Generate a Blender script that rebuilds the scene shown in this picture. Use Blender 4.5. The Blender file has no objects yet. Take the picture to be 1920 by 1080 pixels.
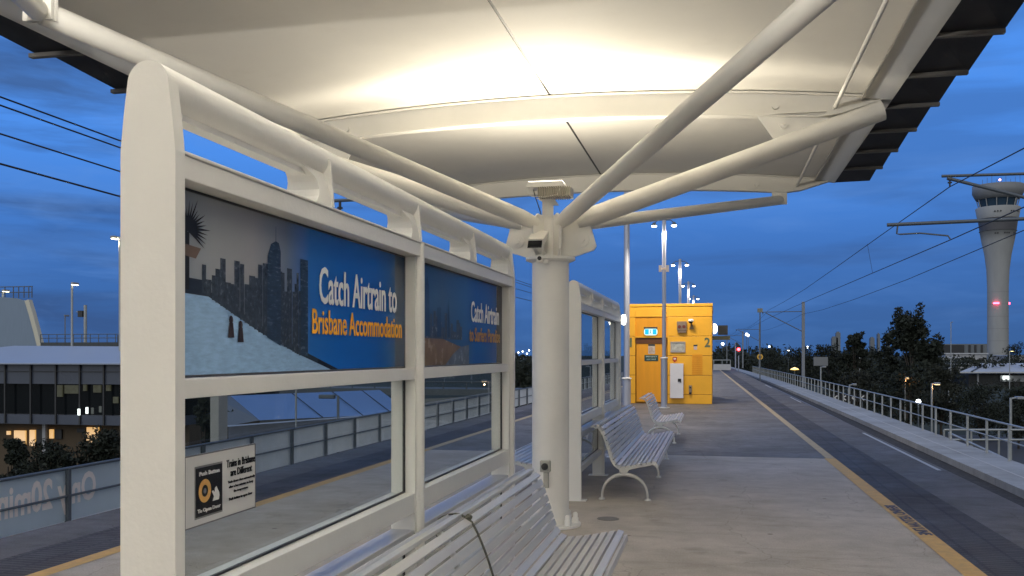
import bpy, math, random
from mathutils import Vector, Matrix
R = random.Random(7)
S = bpy.context.scene
COL = S.collection

# ------------------------------------------------------------------ camera
F, H, HY = 1750.0, 1.7, 663.5            # focal length in photo pixels, eye height, horizon row
TH = math.atan(382 / F)
cd = bpy.data.cameras.new('camera'); cam = bpy.data.objects.new('camera', cd); COL.objects.link(cam)
cam.location = (0, 0, H); cam.rotation_euler = (math.pi / 2, 0, TH)
cd.sensor_width = 36; cd.lens = 36 * F / 1920; cd.shift_y = (HY - 540) / 1920
cd.clip_start = 0.05; cd.clip_end = 6000
S.camera = cam
S.view_settings.view_transform = 'Standard'; S.view_settings.look = 'None'
S.view_settings.exposure = 0.35; S.view_settings.gamma = 1

def at(x, y, X=None, Y=None, Z=None):
    """world point seen at photo pixel x,y on the plane X=, Y= or Z="""
    a = math.atan((x - 960) / F) - TH; s = math.hypot(F, x - 960)
    r = (math.sin(a) * s, math.cos(a) * s, HY - y)
    t = X / r[0] if X is not None else Y / r[1] if Y is not None else (Z - H) / r[2]
    return Vector((r[0] * t, r[1] * t, H + r[2] * t))

def lin(c):
    return tuple((v / 255 / 12.92 if v / 255 <= .04045 else ((v / 255 + .055) / 1.055) ** 2.4) for v in c)

# ------------------------------------------------------------------ sky
W = bpy.data.worlds.new('World'); S.world = W; W.use_nodes = True
nt = W.node_tree; N = nt.nodes; L = nt.links
bg = N['Background']
tc = N.new('ShaderNodeTexCoord'); sx = N.new('ShaderNodeSeparateXYZ'); L.new(tc.outputs['Generated'], sx.inputs[0])
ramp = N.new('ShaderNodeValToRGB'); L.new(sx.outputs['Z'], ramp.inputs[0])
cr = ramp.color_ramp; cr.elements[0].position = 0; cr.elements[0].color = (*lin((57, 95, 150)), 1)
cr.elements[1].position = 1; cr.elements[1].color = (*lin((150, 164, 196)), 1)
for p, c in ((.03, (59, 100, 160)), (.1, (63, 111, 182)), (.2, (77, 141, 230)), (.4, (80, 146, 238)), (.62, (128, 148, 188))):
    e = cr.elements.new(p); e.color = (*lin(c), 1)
def streaks(scale, zs, lo, hi, seed):
    mp = N.new('ShaderNodeMapping'); mp.inputs['Scale'].default_value = (1, 1, zs); mp.inputs['Location'].default_value = (seed, 0, 0)
    L.new(tc.outputs['Generated'], mp.inputs[0])
    nz = N.new('ShaderNodeTexNoise'); nz.inputs['Scale'].default_value = scale; nz.inputs['Detail'].default_value = 6
    nz.inputs['Roughness'].default_value = .55; nz.inputs['Distortion'].default_value = .4
    L.new(mp.outputs[0], nz.inputs['Vector'])
    mr = N.new('ShaderNodeMapRange'); mr.inputs[1].default_value = lo; mr.inputs[2].default_value = hi
    L.new(nz.outputs[0], mr.inputs[0]); return mr.outputs[0]
def mixc(fac, a, b, k):
    m = N.new('ShaderNodeMixRGB'); m.inputs[2].default_value = (*b, 1); L.new(a, m.inputs[1])
    mm = N.new('ShaderNodeMath'); mm.operation = 'MULTIPLY'; mm.inputs[1].default_value = k
    L.new(fac, mm.inputs[0]); L.new(mm.outputs[0], m.inputs[0]); return m.outputs[0]
# clouds are thickest to the west (left of the platform)
west = N.new('ShaderNodeMapRange'); west.inputs[1].default_value = .15; west.inputs[2].default_value = -.75
west.inputs[3].default_value = .45; L.new(sx.outputs['X'], west.inputs[0])
c = ramp.outputs[0]
d1 = streaks(2.6, 7, .46, .62, 3.1)
mw = N.new('ShaderNodeMath'); mw.operation = 'MULTIPLY'; L.new(d1, mw.inputs[0]); L.new(west.outputs[0], mw.inputs[1])
c = mixc(mw.outputs[0], c, lin((56, 86, 136)), .95)
d2 = streaks(5.5, 5, .52, .8, 8.4)
mw2 = N.new('ShaderNodeMath'); mw2.operation = 'MULTIPLY'; L.new(d2, mw2.inputs[0]); L.new(west.outputs[0], mw2.inputs[1])
c = mixc(mw2.outputs[0], c, lin((104, 150, 218)), .6)
d3 = streaks(2.3, 8, .50, .68, 12.7)
c = mixc(d3, c, lin((92, 142, 214)), .26)
# out-of-view sky behind and to the right: grey fill added to light the scene
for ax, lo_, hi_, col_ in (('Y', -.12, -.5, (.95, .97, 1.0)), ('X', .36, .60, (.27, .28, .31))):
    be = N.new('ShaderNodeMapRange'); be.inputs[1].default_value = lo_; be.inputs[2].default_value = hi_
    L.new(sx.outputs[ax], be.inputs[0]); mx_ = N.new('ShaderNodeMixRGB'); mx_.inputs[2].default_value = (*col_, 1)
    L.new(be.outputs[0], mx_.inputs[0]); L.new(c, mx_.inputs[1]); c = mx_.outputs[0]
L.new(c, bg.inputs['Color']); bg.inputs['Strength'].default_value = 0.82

# ------------------------------------------------------------------ materials
MATS = {}
def mat(name, col, rough=.5, metal=0, var=0, vs=3.0, bump=0, bs=40, em=0, emcol=None, spec=.5, coat=0, stretch=None, dirt=0, dirtcol=(.1, .09, .08)):
    if name in MATS: return MATS[name]
    m = bpy.data.materials.new(name); m.use_nodes = True; n = m.node_tree.nodes; l = m.node_tree.links
    b = n['Principled BSDF']; b.inputs['Base Color'].default_value = (*col, 1); b.inputs['Roughness'].default_value = rough
    b.inputs['Metallic'].default_value = metal; b.inputs['Specular IOR Level'].default_value = spec
    b.inputs['Coat Weight'].default_value = coat
    if em: b.inputs['Emission Color'].default_value = (*(emcol or col), 1); b.inputs['Emission Strength'].default_value = em
    tcn = n.new('ShaderNodeTexCoord'); vec = tcn.outputs['Object']
    if stretch:
        mp = n.new('ShaderNodeMapping'); mp.inputs['Scale'].default_value = stretch; l.new(vec, mp.inputs[0]); vec = mp.outputs[0]
    if var:
        z = n.new('ShaderNodeTexNoise'); z.inputs['Scale'].default_value = vs; z.inputs['Detail'].default_value = 7; z.inputs['Roughness'].default_value = .62
        l.new(vec, z.inputs['Vector'])
        r = n.new('ShaderNodeMapRange'); r.inputs[1].default_value = .3; r.inputs[2].default_value = .7
        r.inputs[3].default_value = 1 - var; r.inputs[4].default_value = 1 + var * .6; l.new(z.outputs[0], r.inputs[0])
        h = n.new('ShaderNodeVectorMath'); h.operation = 'SCALE'; h.inputs[0].default_value = col; l.new(r.outputs[0], h.inputs['Scale'])
        out = h.outputs[0]
        if dirt:
            z2 = n.new('ShaderNodeTexNoise'); z2.inputs['Scale'].default_value = vs * 2.7; z2.inputs['Detail'].default_value = 8; z2.inputs['Roughness'].default_value = .7
            l.new(vec, z2.inputs['Vector'])
            r2 = n.new('ShaderNodeMapRange'); r2.inputs[1].default_value = .56; r2.inputs[2].default_value = .74; r2.inputs[4].default_value = dirt
            l.new(z2.outputs[0], r2.inputs[0])
            mx = n.new('ShaderNodeMixRGB'); mx.inputs[2].default_value = (*dirtcol, 1); l.new(r2.outputs[0], mx.inputs[0]); l.new(out, mx.inputs[1]); out = mx.outputs[0]
        l.new(out, b.inputs['Base Color'])
        rr = n.new('ShaderNodeMapRange'); rr.inputs[3].default_value = max(.02, rough - .12); rr.inputs[4].default_value = min(1, rough + .12)
        l.new(z.outputs[0], rr.inputs[0]); l.new(rr.outputs[0], b.inputs['Roughness'])
    if bump:
        z3 = n.new('ShaderNodeTexNoise'); z3.inputs['Scale'].default_value = bs; z3.inputs['Detail'].default_value = 4; l.new(vec, z3.inputs['Vector'])
        bp = n.new('ShaderNodeBump'); bp.inputs['Strength'].default_value = bump; bp.inputs['Distance'].default_value = .01
        l.new(z3.outputs[0], bp.inputs['Height']); l.new(bp.outputs[0], b.inputs['Normal'])
    MATS[name] = m; return m

def lampmat(name, col, st):
    return mat(name, (.8, .8, .8), em=st, emcol=col)

def glassmat(name, tint, ior=1.5, rough=0.0):
    m = bpy.data.materials.new(name); m.use_nodes = True; n = m.node_tree.nodes; l = m.node_tree.links; n.clear()
    o = n.new('ShaderNodeOutputMaterial'); t = n.new('ShaderNodeBsdfTransparent'); t.inputs[0].default_value = (*tint, 1)
    g = n.new('ShaderNodeBsdfGlossy'); g.inputs['Roughness'].default_value = rough; f = n.new('ShaderNodeFresnel'); f.inputs[0].default_value = ior
    ge = n.new('ShaderNodeNewGeometry'); mk = n.new('ShaderNodeMath'); mk.operation = 'MULTIPLY_ADD'; mk.inputs[1].default_value = -1; mk.inputs[2].default_value = 1; l.new(ge.outputs['Backfacing'], mk.inputs[0])
    ml = n.new('ShaderNodeMath'); ml.operation = 'MULTIPLY'; l.new(f.outputs[0], ml.inputs[0]); l.new(mk.outputs[0], ml.inputs[1])
    mx = n.new('ShaderNodeMixShader'); l.new(ml.outputs[0], mx.inputs[0]); l.new(t.outputs[0], mx.inputs[1]); l.new(g.outputs[0], mx.inputs[2]); l.new(mx.outputs[0], o.inputs[0])
    MATS[name] = m; return m

WHITE = mat('white_paint', (.81, .795, .755), .38, var=.06, vs=1.5, dirt=.10, dirtcol=(.52, .49, .43), bump=.12, bs=55)
WSTEEL = mat('white_steel', (.78, .76, .71), .33, var=.05, vs=2, dirt=.10, dirtcol=(.5, .47, .41), bump=.05, bs=90)
ALU = mat('slat_aluminium', (.62, .61, .585), .33, metal=.12, var=.10, vs=6, stretch=(1, .12, 1))
FRAME = mat('cast_frame', (.62, .61, .57), .4, metal=.3, var=.08, vs=8)
SHEET = mat('roof_soffit', (.72, .70, .65), .75, spec=.12, var=.05, vs=.9, dirt=.14, dirtcol=(.5, .46, .4))
BLACK = mat('black_rubber', (.01, .01, .012), .5)
EAVE = mat('dark_eave', (.016, .016, .018), .6, var=.3, vs=2)
EAVEJ = mat('eave_joist', (.10, .095, .09), .5)
GREYPOLE = mat('grey_pole', (.42, .44, .52), .35, metal=.4, var=.05)
GALV = mat('galvanised', (.40, .42, .42), .45, metal=.4, var=.12, vs=6)
GALVD = mat('galvanised_dark', (.13, .15, .17), .5, metal=.4, var=.1)
YEL = mat('yellow_wall', (.80, .40, .022), .45, var=.10, vs=1.2, dirt=.12, dirtcol=(.35, .16, .02), bump=.08, bs=30)
YELD = mat('yellow_door', (.72, .30, .008), .45, var=.10, vs=2, stretch=(3, 3, .4))
DARKGREY = mat('dark_grey', (.035, .037, .04), .5)
MIDGREY = mat('mid_grey', (.25, .25, .26), .5)
GLASS = glassmat('clear_glass', (.83, .86, .86))
WIRE = mat('wire', (.02, .022, .028), .6)

def concrete(name, col, sc=1.0, spots=True, dark=.5):
    m = bpy.data.materials.new(name); m.use_nodes = True; n = m.node_tree.nodes; l = m.node_tree.links
    b = n['Principled BSDF']; b.inputs['Roughness'].default_value = .75; b.inputs['Specular IOR Level'].default_value = .35
    t = n.new('ShaderNodeTexCoord'); v = t.outputs['Object']
    def noise(s, d=8, r=.65, vec=v):
        z = n.new('ShaderNodeTexNoise'); z.inputs['Scale'].default_value = s; z.inputs['Detail'].default_value = d; z.inputs['Roughness'].default_value = r
        l.new(vec, z.inputs['Vector']); return z.outputs[0]
    def rng(src, a, bb, c, d):
        r = n.new('ShaderNodeMapRange'); r.inputs[1].default_value = a; r.inputs[2].default_value = bb; r.inputs[3].default_value = c; r.inputs[4].default_value = d
        l.new(src, r.inputs[0]); return r.outputs[0]
    def mul(a, bb):
        q = n.new('ShaderNodeMath'); q.operation = 'MULTIPLY'; l.new(a, q.inputs[0]); l.new(bb, q.inputs[1]); return q.outputs[0]
    f = mul(rng(noise(.55 * sc), .3, .7, .78, 1.15), rng(noise(3.1 * sc), .3, .72, .86, 1.08))
    f = mul(f, rng(noise(70, 3), .3, .7, .86, 1.12))
    # long faint smears across the platform
    mp = n.new('ShaderNodeMapping'); mp.inputs['Scale'].default_value = (.6, 5, 1); l.new(v, mp.inputs[0])
    f = mul(f, rng(noise(1.1, 6, .6, mp.outputs[0]), .56, .72, 1, .86))
    if spots:
        vo = n.new('ShaderNodeTexVoronoi'); vo.inputs['Scale'].default_value = 1.7; vo.feature = 'F1'; l.new(v, vo.inputs['Vector'])
        f = mul(f, rng(vo.outputs['Distance'], .035, .055, dark, 1))
        vo2 = n.new('ShaderNodeTexVoronoi'); vo2.inputs['Scale'].default_value = 5.3; vo2.feature = 'F1'; l.new(v, vo2.inputs['Vector'])
        f = mul(f, rng(vo2.outputs['Distance'], .04, .07, .72, 1))
        # hairline cracks
        dv = n.new('ShaderNodeTexNoise'); dv.inputs['Scale'].default_value = 2.5; dv.inputs['Detail'].default_value = 5; l.new(v, dv.inputs['Vector'])
        ad = n.new('ShaderNodeMixRGB'); ad.inputs[0].default_value = .22; l.new(v, ad.inputs[1]); l.new(dv.outputs['Color'], ad.inputs[2])
        ve = n.new('ShaderNodeTexVoronoi'); ve.feature = 'DISTANCE_TO_EDGE'; ve.inputs['Scale'].default_value = .8; l.new(ad.outputs[0], ve.inputs['Vector'])
        f = mul(f, rng(ve.outputs['Distance'], .0, .004, .74, 1))
        f = mul(f, rng(noise(1.9, 5, .6), .60, .70, 1, .80))
    sc_ = n.new('ShaderNodeVectorMath'); sc_.operation = 'SCALE'; sc_.inputs[0].default_value = col; l.new(f, sc_.inputs['Scale'])
    l.new(sc_.outputs[0], b.inputs['Base Color'])
    l.new(rng(f, .5, 1.1, .9, .55), b.inputs['Roughness'])
    bp = n.new('ShaderNodeBump'); bp.inputs['Strength'].default_value = .35; bp.inputs['Distance'].default_value = .004; l.new(noise(120, 3), bp.inputs['Height']); l.new(bp.outputs[0], b.inputs['Normal'])
    MATS[name] = m; return m

def tactile(name, col):
    m = concrete(name, col, 1.0, spots=False); n = m.node_tree.nodes; l = m.node_tree.links; b = n['Principled BSDF']
    t = n.new('ShaderNodeTexCoord')
    br = n.new('ShaderNodeTexBrick'); br.offset = 0; br.inputs['Scale'].default_value = 1; br.inputs['Brick Width'].default_value = .30; br.inputs['Row Height'].default_value = .075
    br.inputs['Mortar Size'].default_value = .016; br.inputs['Color1'].default_value = (1, 1, 1, 1); br.inputs['Color2'].default_value = (.7, .7, .7, 1); br.inputs['Mortar'].default_value = (.25, .25, .25, 1)
    l.new(t.outputs['Object'], br.inputs['Vector'])
    old = b.inputs['Base Color'].links[0].from_socket
    mx = n.new('ShaderNodeMixRGB'); mx.blend_type = 'MULTIPLY'; mx.inputs[0].default_value = .75; l.new(old, mx.inputs[1]); l.new(br.outputs['Color'], mx.inputs[2]); l.new(mx.outputs[0], b.inputs['Base Color'])
    bp = n.new('ShaderNodeBump'); bp.inputs['Strength'].default_value = .8; bp.inputs['Distance'].default_value = .006; l.new(br.outputs['Color'], bp.inputs['Height']); l.new(bp.outputs[0], b.inputs['Normal'])
    return m

CONC = concrete('platform_concrete', (.46, .41, .345))
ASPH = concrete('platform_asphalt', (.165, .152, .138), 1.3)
EDGE = concrete('edge_concrete', (.125, .112, .098), 1.5)
TACT = tactile('tactile_paving_mat', (.095, .082, .070))
PARA = concrete('parapet_concrete', (.36, .37, .38), 1.0, spots=False)
LINEY = mat('line_paint_yellow', (.62, .38, .10), .6, var=.22, vs=9, dirt=.5, dirtcol=(.24, .2, .13))
LINEP = mat('line_paint_worn', (.48, .36, .18), .6, var=.3, vs=7, dirt=.6, dirtcol=(.18, .16, .13))
LINEW = mat('line_paint_white', (.5, .5, .5), .6, var=.15, vs=9)
BALL = mat('ballast', (.045, .042, .040), .9, var=.9, vs=9, bump=1, bs=22)
GRND = mat('ground_grass', (.030, .040, .026), .95, var=.5, vs=.05)
ROADM = mat('road_asphalt', (.05, .05, .053), .8, var=.2, vs=.3)
LEAF = mat('leaf_dark', (.020, .027, .017), .8, var=.55, vs=.8)
LEAF2 = mat('leaf_olive', (.030, .034, .022), .8, var=.5, vs=.6)
BARK = mat('bark', (.06, .05, .04), .9, var=.3)

# ------------------------------------------------------------------ mesh helpers
class MB:
    def __init__(s): s.v = []; s.f = []; s.sm = []
    def add(s, vs, fs, smooth=False):
        o = len(s.v); s.v += [Vector(p) for p in vs]; s.f += [tuple(i + o for i in f) for f in fs]; s.sm += [smooth] * len(fs); return s
    def box(s, x0, x1, y0, y1, z0, z1):
        x0, x1 = sorted((x0, x1)); y0, y1 = sorted((y0, y1)); z0, z1 = sorted((z0, z1))
        return s.add([(x0, y0, z0), (x1, y0, z0), (x1, y1, z0), (x0, y1, z0), (x0, y0, z1), (x1, y0, z1), (x1, y1, z1), (x0, y1, z1)],
                     [(0, 3, 2, 1), (4, 5, 6, 7), (0, 1, 5, 4), (1, 2, 6, 5), (2, 3, 7, 6), (3, 0, 4, 7)])
    def tube(s, path, r, n=12, caps=True, smooth=True):
        path = [Vector(p) for p in path]; rs = r if isinstance(r, (list, tuple)) else [r] * len(path)
        rings = []; prev = None
        for i, p in enumerate(path):
            d = (path[min(i + 1, len(path) - 1)] - path[max(i - 1, 0)]).normalized()
            if prev is None:
                u = d.cross(Vector((0, 0, 1)));
                if u.length < 1e-3: u = Vector((1, 0, 0))
                u.normalize()
            else: u = (prev - d * prev.dot(d)).normalized()
            prev = u; w = d.cross(u)
            rings.append([p + (u * math.cos(a) + w * math.sin(a)) * rs[i] for a in [2 * math.pi * k / n for k in range(n)]])
        vs = [q for ring in rings for q in ring]; fs = []
        for i in range(len(path) - 1):
            for k in range(n):
                a = i * n + k; b = i * n + (k + 1) % n; fs.append((a, b, b + n, a + n))
        s.add(vs, fs, smooth)
        if caps:
            s.add(rings[0], [tuple(reversed(range(n)))]); s.add(rings[-1], [tuple(range(n))])
        return s
    def bar(s, p0, p1, w, h, up=(0, 0, 1)):
        p0 = Vector(p0); p1 = Vector(p1); d = (p1 - p0).normalized(); up = Vector(up); u = d.cross(up)
        if u.length < 1e-3: u = d.cross(Vector((0, 1, 0)))
        u.normalize(); v = u.cross(d); u *= w / 2; v *= h / 2
        q = [p0 - u - v, p0 + u - v, p0 + u + v, p0 - u + v, p1 - u - v, p1 + u - v, p1 + u + v, p1 - u + v]
        return s.add(q, [(0, 3, 2, 1), (4, 5, 6, 7), (0, 1, 5, 4), (1, 2, 6, 5), (2, 3, 7, 6), (3, 0, 4, 7)])
    def prism(s, poly, ax, a0, a1, smooth=False):
        """poly of (u,v); ax 'y' -> (x,z) swept in y, 'x' -> (y,z) swept in x, 'z' -> (x,y) swept in z"""
        def P(u, v, a): return (u, a, v) if ax == 'y' else (a, u, v) if ax == 'x' else (u, v, a)
        n = len(poly); vs = [P(u, v, a0) for u, v in poly] + [P(u, v, a1) for u, v in poly]
        area = sum(poly[i][0] * poly[(i + 1) % n][1] - poly[(i + 1) % n][0] * poly[i][1] for i in range(n))
        s.add(vs, [tuple(range(n)), tuple(reversed(range(n, 2 * n)))])
        s.add(vs, [(i, i + n, (i + 1) % n + n, (i + 1) % n) for i in range(n)], smooth); return s
    def disc(s, c, ax, r, t, n=28):
        c = Vector(c); d = {'x': Vector((1, 0, 0)), 'y': Vector((0, 1, 0)), 'z': Vector((0, 0, 1))}[ax]
        return s.tube([c - d * t / 2, c + d * t / 2], r, n)
    def lathe(s, prof, c, n=32, smooth=True):
        vs = []; fs = []
        for r, z in prof:
            vs += [(c[0] + r * math.cos(2 * math.pi * k / n), c[1] + r * math.sin(2 * math.pi * k / n), c[2] + z) for k in range(n)]
        for i in range(len(prof) - 1):
            for k in range(n):
                a = i * n + k; b = i * n + (k + 1) % n; fs.append((a, b, b + n, a + n))
        return s.add(vs, fs, smooth)
    def quad(s, *p): return s.add(p, [tuple(range(len(p)))])
    def text(s, body, p0, u, v, w=None, h=None, depth=.002, bold=0.0, mirror=False):
        """lettering: lower-left corner p0, u along the line, v up; w x h is the size of its bounding box"""
        cu = bpy.data.curves.new('t', 'FONT'); cu.body = body; cu.size = 1; cu.offset = bold; cu.extrude = .001; cu.resolution_u = 3
        ob = bpy.data.objects.new('t', cu); COL.objects.link(ob)
        dg = bpy.context.evaluated_depsgraph_get(); me = bpy.data.meshes.new_from_object(ob.evaluated_get(dg))
        vs = [q.co.copy() for q in me.vertices]; fs = [tuple(p.vertices) for p in me.polygons]
        bpy.data.objects.remove(ob); bpy.data.curves.remove(cu); bpy.data.meshes.remove(me)
        x0 = min(q.x for q in vs); x1 = max(q.x for q in vs); y0 = min(q.y for q in vs); y1 = max(q.y for q in vs)
        kx = w / (x1 - x0) if w else h / (y1 - y0); ky = h / (y1 - y0) if h else kx
        u = Vector(u); v = Vector(v); nn = u.cross(v); p0 = Vector(p0)
        out = [p0 + u * ((x1 - q.x) if mirror else (q.x - x0)) * kx + v * (q.y - y0) * ky + nn * (depth if q.z > 0 else 0) for q in vs]
        return s.add(out, fs)
    def build(s, name, m, parent=None, bevel=0, seg=2, both=None):
        o0 = Vector(parent_loc(parent)) if parent else Vector((0, 0, 0))
        me = bpy.data.meshes.new(name); me.from_pydata([tuple(p - o0) for p in s.v], [], s.f)
        me.polygons.foreach_set('use_smooth', s.sm); me.materials.append(m); me.update()
        o = bpy.data.objects.new(name, me); COL.objects.link(o)
        if parent: o.parent = parent
        if bevel:
            b = o.modifiers.new('bevel', 'BEVEL'); b.width = bevel; b.segments = seg; b.limit_method = 'ANGLE'; b.angle_limit = math.radians(40); b.harden_normals = False
        return o
def parent_loc(p):
    v = Vector(p.location)
    while p.parent: p = p.parent; v += Vector(p.location)
    return v
def tag(o, label=None, cat=None, group=None, kind=None):
    if label: o['label'] = label
    if cat: o['category'] = cat
    if group: o['group'] = group
    if kind: o['kind'] = kind
    return o
def thing(name, loc, label, cat, group=None):
    o = bpy.data.objects.new(name, None); COL.objects.link(o); o.location = loc; o.empty_display_size = .1
    return tag(o, label, cat, group)
def struct(name, mb, m): return tag(mb.build(name, m), kind='structure')
def dup(o, delta=(0, 0, 0), parent=None, label=None, flipx=None):
    c = o.copy(); COL.objects.link(c); c.parent = parent
    if parent is None: c.location = Vector(o.location) + Vector(delta)
    for ch in list(o.children): dup(ch, parent=c)
    if label: c['label'] = label
    return c
def ribbon(fa, fb, ys, z):
    mb = MB()
    for a, b in zip(ys, ys[1:]):
        mb.quad((fa(a), a, z), (fb(a), a, z), (fb(b), b, z), (fa(b), b, z))
    return mb

# ------------------------------------------------------------------ ground, platform, tracks (the setting)
GZ = -8.0
struct('ground', MB().quad((-3000, -1500, GZ), (3000, -1500, GZ), (3000, 4500, GZ), (-3000, 4500, GZ)), GRND)
YS = [-12, 0, 8, 15.9, 24, 40, 60, 80, 112]
yr = lambda y: 2.02 - .0165 * (y - 7.7); yl = lambda y: -4.97 + .0075 * (y - 6)
er = lambda y: 3.30 - .0137 * (y - 14); el = lambda y: -6.35 + .0137 * (y - 14)
p = MB()
for a, b in zip(YS, YS[1:]):
    p.add([(el(a), a, -1.6), (er(a), a, -1.6), (er(b), b, -1.6), (el(b), b, -1.6), (el(a), a, 0), (er(a), a, 0), (er(b), b, 0), (el(b), b, 0)],
          [(0, 4, 7, 3), (1, 2, 6, 5)])
struct('platform_side', p, EDGE)
struct('platform', ribbon(lambda y: yl(y) - .19, lambda y: yr(y), [-12, 0, 8, 15.9], 0), CONC)
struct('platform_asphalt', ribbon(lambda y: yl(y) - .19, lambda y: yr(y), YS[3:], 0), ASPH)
struct('platform_joint', MB().box(-5, 1.86, 15.89, 15.915, -.01, .002), DARKGREY)
struct('tactile_paving_near_track', ribbon(lambda y: yr(y), lambda y: yr(y) + .62, YS, 0), TACT)
struct('tactile_paving_far_track', ribbon(lambda y: yl(y) - .19 - .62, lambda y: yl(y) - .19, YS, 0), TACT)
struct('platform_edge_right', ribbon(lambda y: yr(y) + .62, er, YS, 0), EDGE)
struct('platform_edge_left', ribbon(el, lambda y: yl(y) - .81, YS, 0), EDGE)
struct('yellow_line', ribbon(lambda y: yr(y) - .165, lambda y: yr(y) + .012, [-12, 0, 8, 15.9], .004), LINEY)
struct('yellow_line_worn', ribbon(lambda y: yr(y) - .13, lambda y: yr(y) + .012, [15.915, 24, 40, 60, 112], .004), LINEP)
struct('yellow_line_left', ribbon(lambda y: yl(y) - .19, lambda y: yl(y) - .03, [-12, 0, 8, 15.9], .004), LINEY)
struct('yellow_line_left_worn', ribbon(lambda y: yl(y) - .19, lambda y: yl(y) - .04, [15.915, 24, 60, 112], .004), LINEP)
for a, b, w in ((14.6, 21.2, .06), (34, 38, .05), (48, 53, .05)):
    struct('white_edge_line', ribbon(lambda y: er(y) - .14, lambda y: er(y) - .14 + w, [a, b], .005), LINEW)
# painted warning on the yellow line
t = MB(); y0 = 9.35
t.text('BEHIND YELLOW LINE', (yr(10.2) - .14, y0 + 1.75, .006), (.0165, -1, 0), (1, 0.0165, 0), 1.75, .12, depth=.001, bold=.03)
struct('painted_lettering', t, DARKGREY)
cr_ = lambda y: -.0001 * y * y
xr = lambda y: 7.85 + cr_(y); xl = lambda y: -10.62 - cr_(y)
FY = [-12, 0, 15, 30, 45, 60, 80, 100, 125, 150, 180, 220, 260]
struct('track_bed', ribbon(lambda y: er(min(y, 112)) - .3, lambda y: xr(y) - 1.35, FY, -1.38), BALL)
struct('track_bed_left', ribbon(lambda y: xl(y) + 1.35, lambda y: el(min(y, 112)) + .3, FY, -1.38), BALL)
for nm, f0, f1 in (('walkway', lambda y: xr(y) - 1.4, lambda y: xr(y) + .12), ('walkway_left', lambda y: xl(y) - .12, lambda y: xl(y) + 1.4)):
    w = MB()
    for a, b in zip(FY, FY[1:]):
        w.add([(f0(a), a, -2.6), (f1(a), a, -2.6), (f1(b), b, -2.6), (f0(b), b, -2.6), (f0(a), a, -1.2), (f1(a), a, -1.2), (f1(b), b, -1.2), (f0(b), b, -1.2)],
              [(0, 4, 7, 3), (1, 2, 6, 5), (4, 5, 6, 7)])
    struct(nm, w, PARA)
struct('walkway_cable_cover', ribbon(lambda y: xr(y) - .78, lambda y: xr(y) - .72, FY, -1.194), LINEW)
w = MB()
for a, b in zip(FY, FY[1:]):
    w.add([(-11, a, -3.2), (8.2, a, -3.2), (8.2, b, -3.2), (-11, b, -3.2)], [(0, 1, 2, 3), (3, 2, 1, 0)])
struct('viaduct_deck', w, PARA)
for k, x in enumerate((4.05, 5.5, -7.1, -8.55)):
    m_ = MB()
    for a, b in zip(FY, FY[1:]): m_.bar((x + cr_(a) * (1 if x > 0 else -1), a, -1.26), (x + cr_(b) * (1 if x > 0 else -1), b, -1.26), .07, .15)
    struct('rail', m_, mat('rail_steel', (.2, .17, .15), .4, metal=.8))

q = at(1140, 973, Z=0)
g = MB().lathe([(0, .006), (.11, .006), (.115, .001)], (q.x, q.y, 0), 28, False).build('drain_cover', mat('drain_grey', (.16, .15, .13), .6, var=.3, vs=30)); tag(g, 'round dark drain cover in the platform between the column and the nearest bench end', 'drain cover')
# ------------------------------------------------------------------ canopy
CX = -1.60
def zs(d): return 4.255 - .0195 * d * d
RIBS = [-19.86, -15.72, -11.58, -7.44, -3.30, .84, 4.98, 9.12, 13.26]  # bays behind the viewer added to screen sky and bounce warm light
canopy = thing('canopy', (CX, 9.12, 4.2), 'long white curved platform canopy with dark saw-toothed eaves over the benches', 'canopy')
DX = [i * .25 - 3.0 for i in range(25)]
m_ = MB()
for half in ((-3.0, -.012), (.012, 3.0)):
    xs = [half[0] + (half[1] - half[0]) * i / 14 for i in range(15)]
    for a, b in zip(xs, xs[1:]):
        m_.add([(CX + a, -19.9, zs(a)), (CX + b, -19.9, zs(b)), (CX + b, 13.30, zs(b)), (CX + a, 13.30, zs(a))], [(0, 1, 2, 3)], True)
        m_.add([(CX + a, -19.9, zs(a) + .05), (CX + b, -19.9, zs(b) + .05), (CX + b, 13.30, zs(b) + .05), (CX + a, 13.30, zs(a) + .05)], [(3, 2, 1, 0)], True)
sheet = m_.build('roof_sheet', SHEET, canopy)
MB().box(CX - .02, CX + .02, -19.9, 13.29, 4.262, 4.28).build('seam', BLACK, sheet)
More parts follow.
